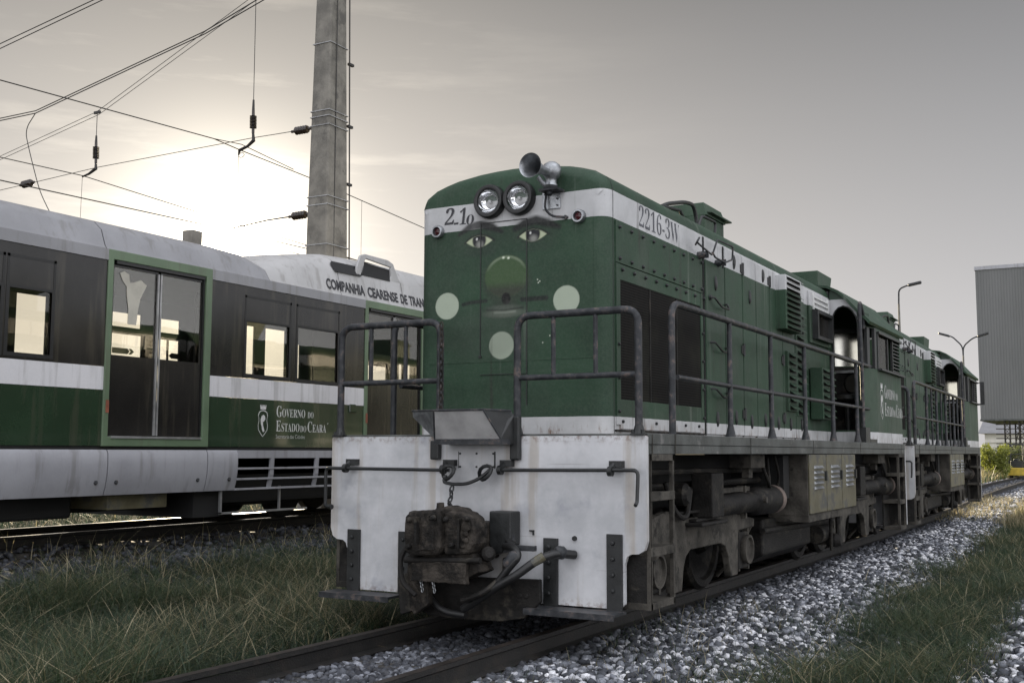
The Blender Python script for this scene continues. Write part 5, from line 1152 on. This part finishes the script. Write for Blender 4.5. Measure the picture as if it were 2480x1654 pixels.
wire('overhead_wire', [(-9.8, Yp, 11.7), (-11.90, Yp, 10.84), (-16.52, Yp, 9.07), (-19.95, Yp, 8.46), (-30, Yp, 7.3)], 'upper thin span wire falling steeply to the left', .007)
wire('overhead_wire', [(-9.8, Yp, 11.15), (-11.48, Yp, 10.74), (-13.16, Yp, 10.31), (-18.69, Yp, 9.36), (-20.02, Yp, 9.37), (-30, Yp, 9.5)], 'lower thick cable of the pair ending at the jumper', .013)
wire('overhead_wire', [(-9.8, Yp, 11.2), (-11.61, Yp, 10.80), (-13.16, Yp, 10.37), (-18.69, Yp, 9.42), (-20.02, Yp, 9.43), (-30, Yp, 9.6)], 'upper thick cable of the pair ending at the jumper', .013)
wire('overhead_wire', [(-16.0, 4, 7.12), (-11.35, 4, 7.70), (-9.18, 4, 7.99), (-2, 4, 8.9)], 'upper of the two cables across the top left corner', .008)
wire('overhead_wire', [(-16.0, 4, 7.05), (-11.34, 4, 7.62), (-8.98, 4, 7.95), (-2, 4, 8.9)], 'lower of the two cables across the top left corner', .008)
jp = rpath([(-18.69, Yp, 9.36), (-19.05, Yp, 9.0), (-18.87, Yp, 8.5), (-18.65, Yp, 7.97), (-18.40, Yp, 7.4), (-17.9, Yp, 6.7), (-17.2, Yp, 6.0)], .6, 8)
wire('jumper_cable', jp, 'curved jumper cable looping down from the thick cable pair', .011, 'cable', None)

# ------------------------------------------------------------------ background on the right
# raised grey building
b = empty('industrial_building', (-5.05, 75, 0), 'tall windowless grey clad building raised on a steel frame at the right edge', 'building')
def cladding():
    k = Mat('grey ribbed cladding'); X, Y, Z = k.sep()
    c = k.mix(k.ramp(k.noise(.5, (1, 1, .2), detail=6), .3, .7), (.105, .108, .105), (.135, .137, .135))
    c = k.mix(k.math('MULTIPLY', k.ramp(k.noise(5, (1, 1, .03), detail=4), .5, .7), .3), c, (.11, .11, .105))
    k.base(c); k.rough(.6); return k.m
MT['clad'] = cladding()
m = MB(); y = 0; w_ = 12.0; pts = [(0, 0)]; x = 0.0
while x < w_: pts += [(x + .07, 0), (x + .09, .014), (x + .15, .014), (x + .17, 0)]; x += .18
pts += [(x, 0), (x, 9), (0, 9)]
m.prism(pts, 'z', 3.55, 13.85); m.build('cladding', MT['clad'], b)
MB().box(-.06, x + .06, -.06, 9.06, 13.85, 14.1).build('parapet', MT['tsilver'], b)
MB().box(-.04, x + .04, -.04, 9.04, 3.44, 3.56).build('floor_beam', MT['sill'], b)
for xx in (1.6, 2.5, 3.4, 5.2, 7.5, 10.5):
    for yy in (.5, 8.2):
        m = MB()
        for dx in (-.16, .16):
            for dy in (-.16, .16): m.box(xx + dx - .035, xx + dx + .035, yy + dy - .035, yy + dy + .035, 0, 3.44)
        for z in np.arange(0, 3.3, .42): m.tube([(xx - .16, yy - .16, z), (xx + .16, yy - .16, z + .42)], .02, 5).tube([(xx + .16, yy - .16, z), (xx - .16, yy - .16, z + .42)], .02, 5).tube([(xx + .16, yy - .16, z), (xx + .16, yy + .16, z + .42)], .02, 5)
        m.build('lattice_leg', MT['dust'], b)
m = MB()
for z in (1.9, 2.25, 2.55, 2.9, 3.2): m.tube([(.9, .3, z), (11, .3, z + random.uniform(-.03, .03))], .035, 5)
m.tube([(1.6, .4, .4), (2.5, .4, 3.3)], .03, 5).tube([(2.5, .4, 1.9), (3.6, .4, 3.3)], .03, 5)
m.build('bracing', MT['dust'], b)
# low white shed behind
s_ = empty('storage_shed', (-7.6, 100, 0), 'low pale shed with a grey sloping roof beyond the steel frame', 'shed')
MB().box(0, 16, 0, 10, 0, 3.0).box(0, 16, -.1, 0, 2.2, 2.35).build('wall', simple('pale shed wall', (.62, .60, .55), .8, var=.12, scale=1), s_)
MB().prism([(0, 3.0), (1.6, 4.3), (5.5, 4.3), (10, 3.0)], 'x', -.5, 16.4).v
MB().prism([(-.4, 3.0), (5, 4.6), (10.4, 3.0)], 'x', -.5, 16.4).build('roof', MT['troof'], s_)
m = MB()
for xx in (1.0, 4.2, 7.4): m.box(xx, xx + 1.6, -.02, 0, 0, 1.9)
m.build('opening', MT['dark'], s_, each=True)
# street lamps
def lamp(label, x, y, h, arms):
    t = empty('street_lamp', (x, y, 0), label, 'street lamp', 'street lamps beyond the locomotives')
    MB().tube([(0, 0, 0), (0, 0, h * .45), (0, 0, h)], [.10, .08, .05], 8).build('pole', MT['concrete'], t, smooth=True)
    for pts in arms:
        a = MB().tube(rpath([(0, 0, h)] + pts, .9, 8), .04, 7).build('arm', MT['tube'], t, smooth=True)
        e_ = Vector(pts[-1]); d_ = (e_ - Vector(pts[-2])).normalized()
        mm_ = MB().box(-.14, .48, -.13, .13, -.07, .06); mm_.v = [((e_.x + (vx * d_.x)), e_.y + vy, e_.z + vx * d_.z + vz) for vx, vy, vz in mm_.v]
        mm_.build('lamp_head', MT['tube'], t, bevel=.03)
lamp('single arm street lamp rising above the first locomotive cab', -5.80, 50, 8.6, [[(.02, 0, 9.35), (.45, 0, 9.5), (.62, 0, 9.53)]])
lamp('double arm street lamp between the second locomotive and the grey building', -4.40, 62, 6.9, [[(-.02, 0, 7.45), (-.55, 0, 8.02), (-.85, 0, 8.12)], [(.02, 0, 7.45), (.55, 0, 7.9), (.95, 0, 8.02)]])
# yellow track machine
t = empty('track_trolley', (-1.45, 58, -.2), 'small yellow open track machine with a black seat box at the far right', 'track machine')
MB().box(-.40, .75, -.5, 1.2, .28, .68).build('body', simple('yellow machine paint', (.42, .30, .03), .5, var=.2), t, bevel=.03)
MB().box(-.28, .28, -.2, .5, .69, 1.05).box(-.14, .08, -.1, .3, 1.05, 1.16).build('seat_box', MT['black'], t, bevel=.02)
m = MB().tube(rpath([(-.36, -.3, .68), (-.36, -.3, 1.92), (.34, -.3, 1.92), (.34, -.3, .68)], .1), .028, 7).tube([(-.36, -.3, 1.40), (.34, -.3, 1.40)], .02, 6).tube(rpath([(-.36, .9, .68), (-.36, .9, 1.92), (.34, .9, 1.92), (.34, .9, .68)], .1), .028, 7)
m.build('roll_frame', MT['tube'], t)
MB().tube([(-.56, -.4, .75), (-.42, -.4, 1.22)], [.035, .03], 6).build('lever', MT['whitedecal'], t)
for yy in (-.25, .95):
    for xx in (-.35, .65): MB().lathe([(0, .17), (.08, .17)], (xx, yy, .2), (1, 0, 0), 16).build('wheel', MT['dark'], t)
# bushes
def bush(label, x, y, z, rx, ry, rz, n, tone):
    t = empty('bush', (x, y, z), label, 'bush', 'bushes at the yard edge'); r_ = np.random.default_rng(int(abs(x * 100)) + n)
    cs = r_.uniform(-1, 1, (26, 3)) * (rx, ry, rz * .5) * .75 + (0, 0, rz * .75); ci = r_.integers(0, 26, n); v = r_.normal(size=(n, 3)); v /= np.linalg.norm(v, axis=1)[:, None]
    P_ = cs[ci] + v * (r_.uniform(.3, 1, n) ** .5)[:, None] * min(rx, rz) * .42; m = MB(); s0 = .07
    for p_ in P_:
        a = Vector(r_.normal(size=3)).normalized(); c_ = a.orthogonal().normalized(); s1 = s0 * r_.uniform(.6, 1.5); p_ = Vector(p_)
        m.add([p_ - a * s1, p_ + c_ * s1 * .45, p_ + a * s1, p_ - c_ * s1 * .45], [(0, 1, 2, 3)])
    m.build('foliage', MT[tone], t, recalc=False)
    m = MB()
    for k_ in range(6): m.tube([(0, 0, 0), tuple(cs[k_] * .5), tuple(cs[k_])], [.03, .02, .008], 5)
    m.build('stem', MT['sleeper'], t)
def leafmat(name, c):
    k = Mat(name); k.base(k.mix(k.ramp(k.noise(4), .3, .7), tuple(a * .6 for a in c), tuple(a * 1.3 for a in c))); k.rough(.55)
    tl = k.N.new('ShaderNodeBsdfTranslucent'); tl.inputs[0].default_value = (*c, 1); ms = k.N.new('ShaderNodeMixShader'); ms.inputs[0].default_value = .45
    k.L.new(k.p.outputs[0], ms.inputs[1]); k.L.new(tl.outputs[0], ms.inputs[2]); k.L.new(ms.outputs[0], k.out.inputs[0]); return k.m
MT['leafy'] = leafmat('yellow green leaves', (.16, .18, .03)); MT['leafd'] = leafmat('dull green leaves', (.07, .085, .03))
bush('yellowish bush just right of the second locomotive', -2.45, 57, -.2, .75, .8, 1.5, 2600, 'leafy')
bush('spreading bush right of the yellowish one, under the steel frame', -1.75, 61, -.2, .9, .7, 1.55, 1800, 'leafd')
bush('low bush in the grass behind the yellow track machine', -.3, 63, -.2, .9, .7, 1.1, 1600, 'leafd')
bush('dark bush at the foot of the pale shed', -4.4, 70, -.2, 1.2, .7, 1.3, 2200, 'leafd')
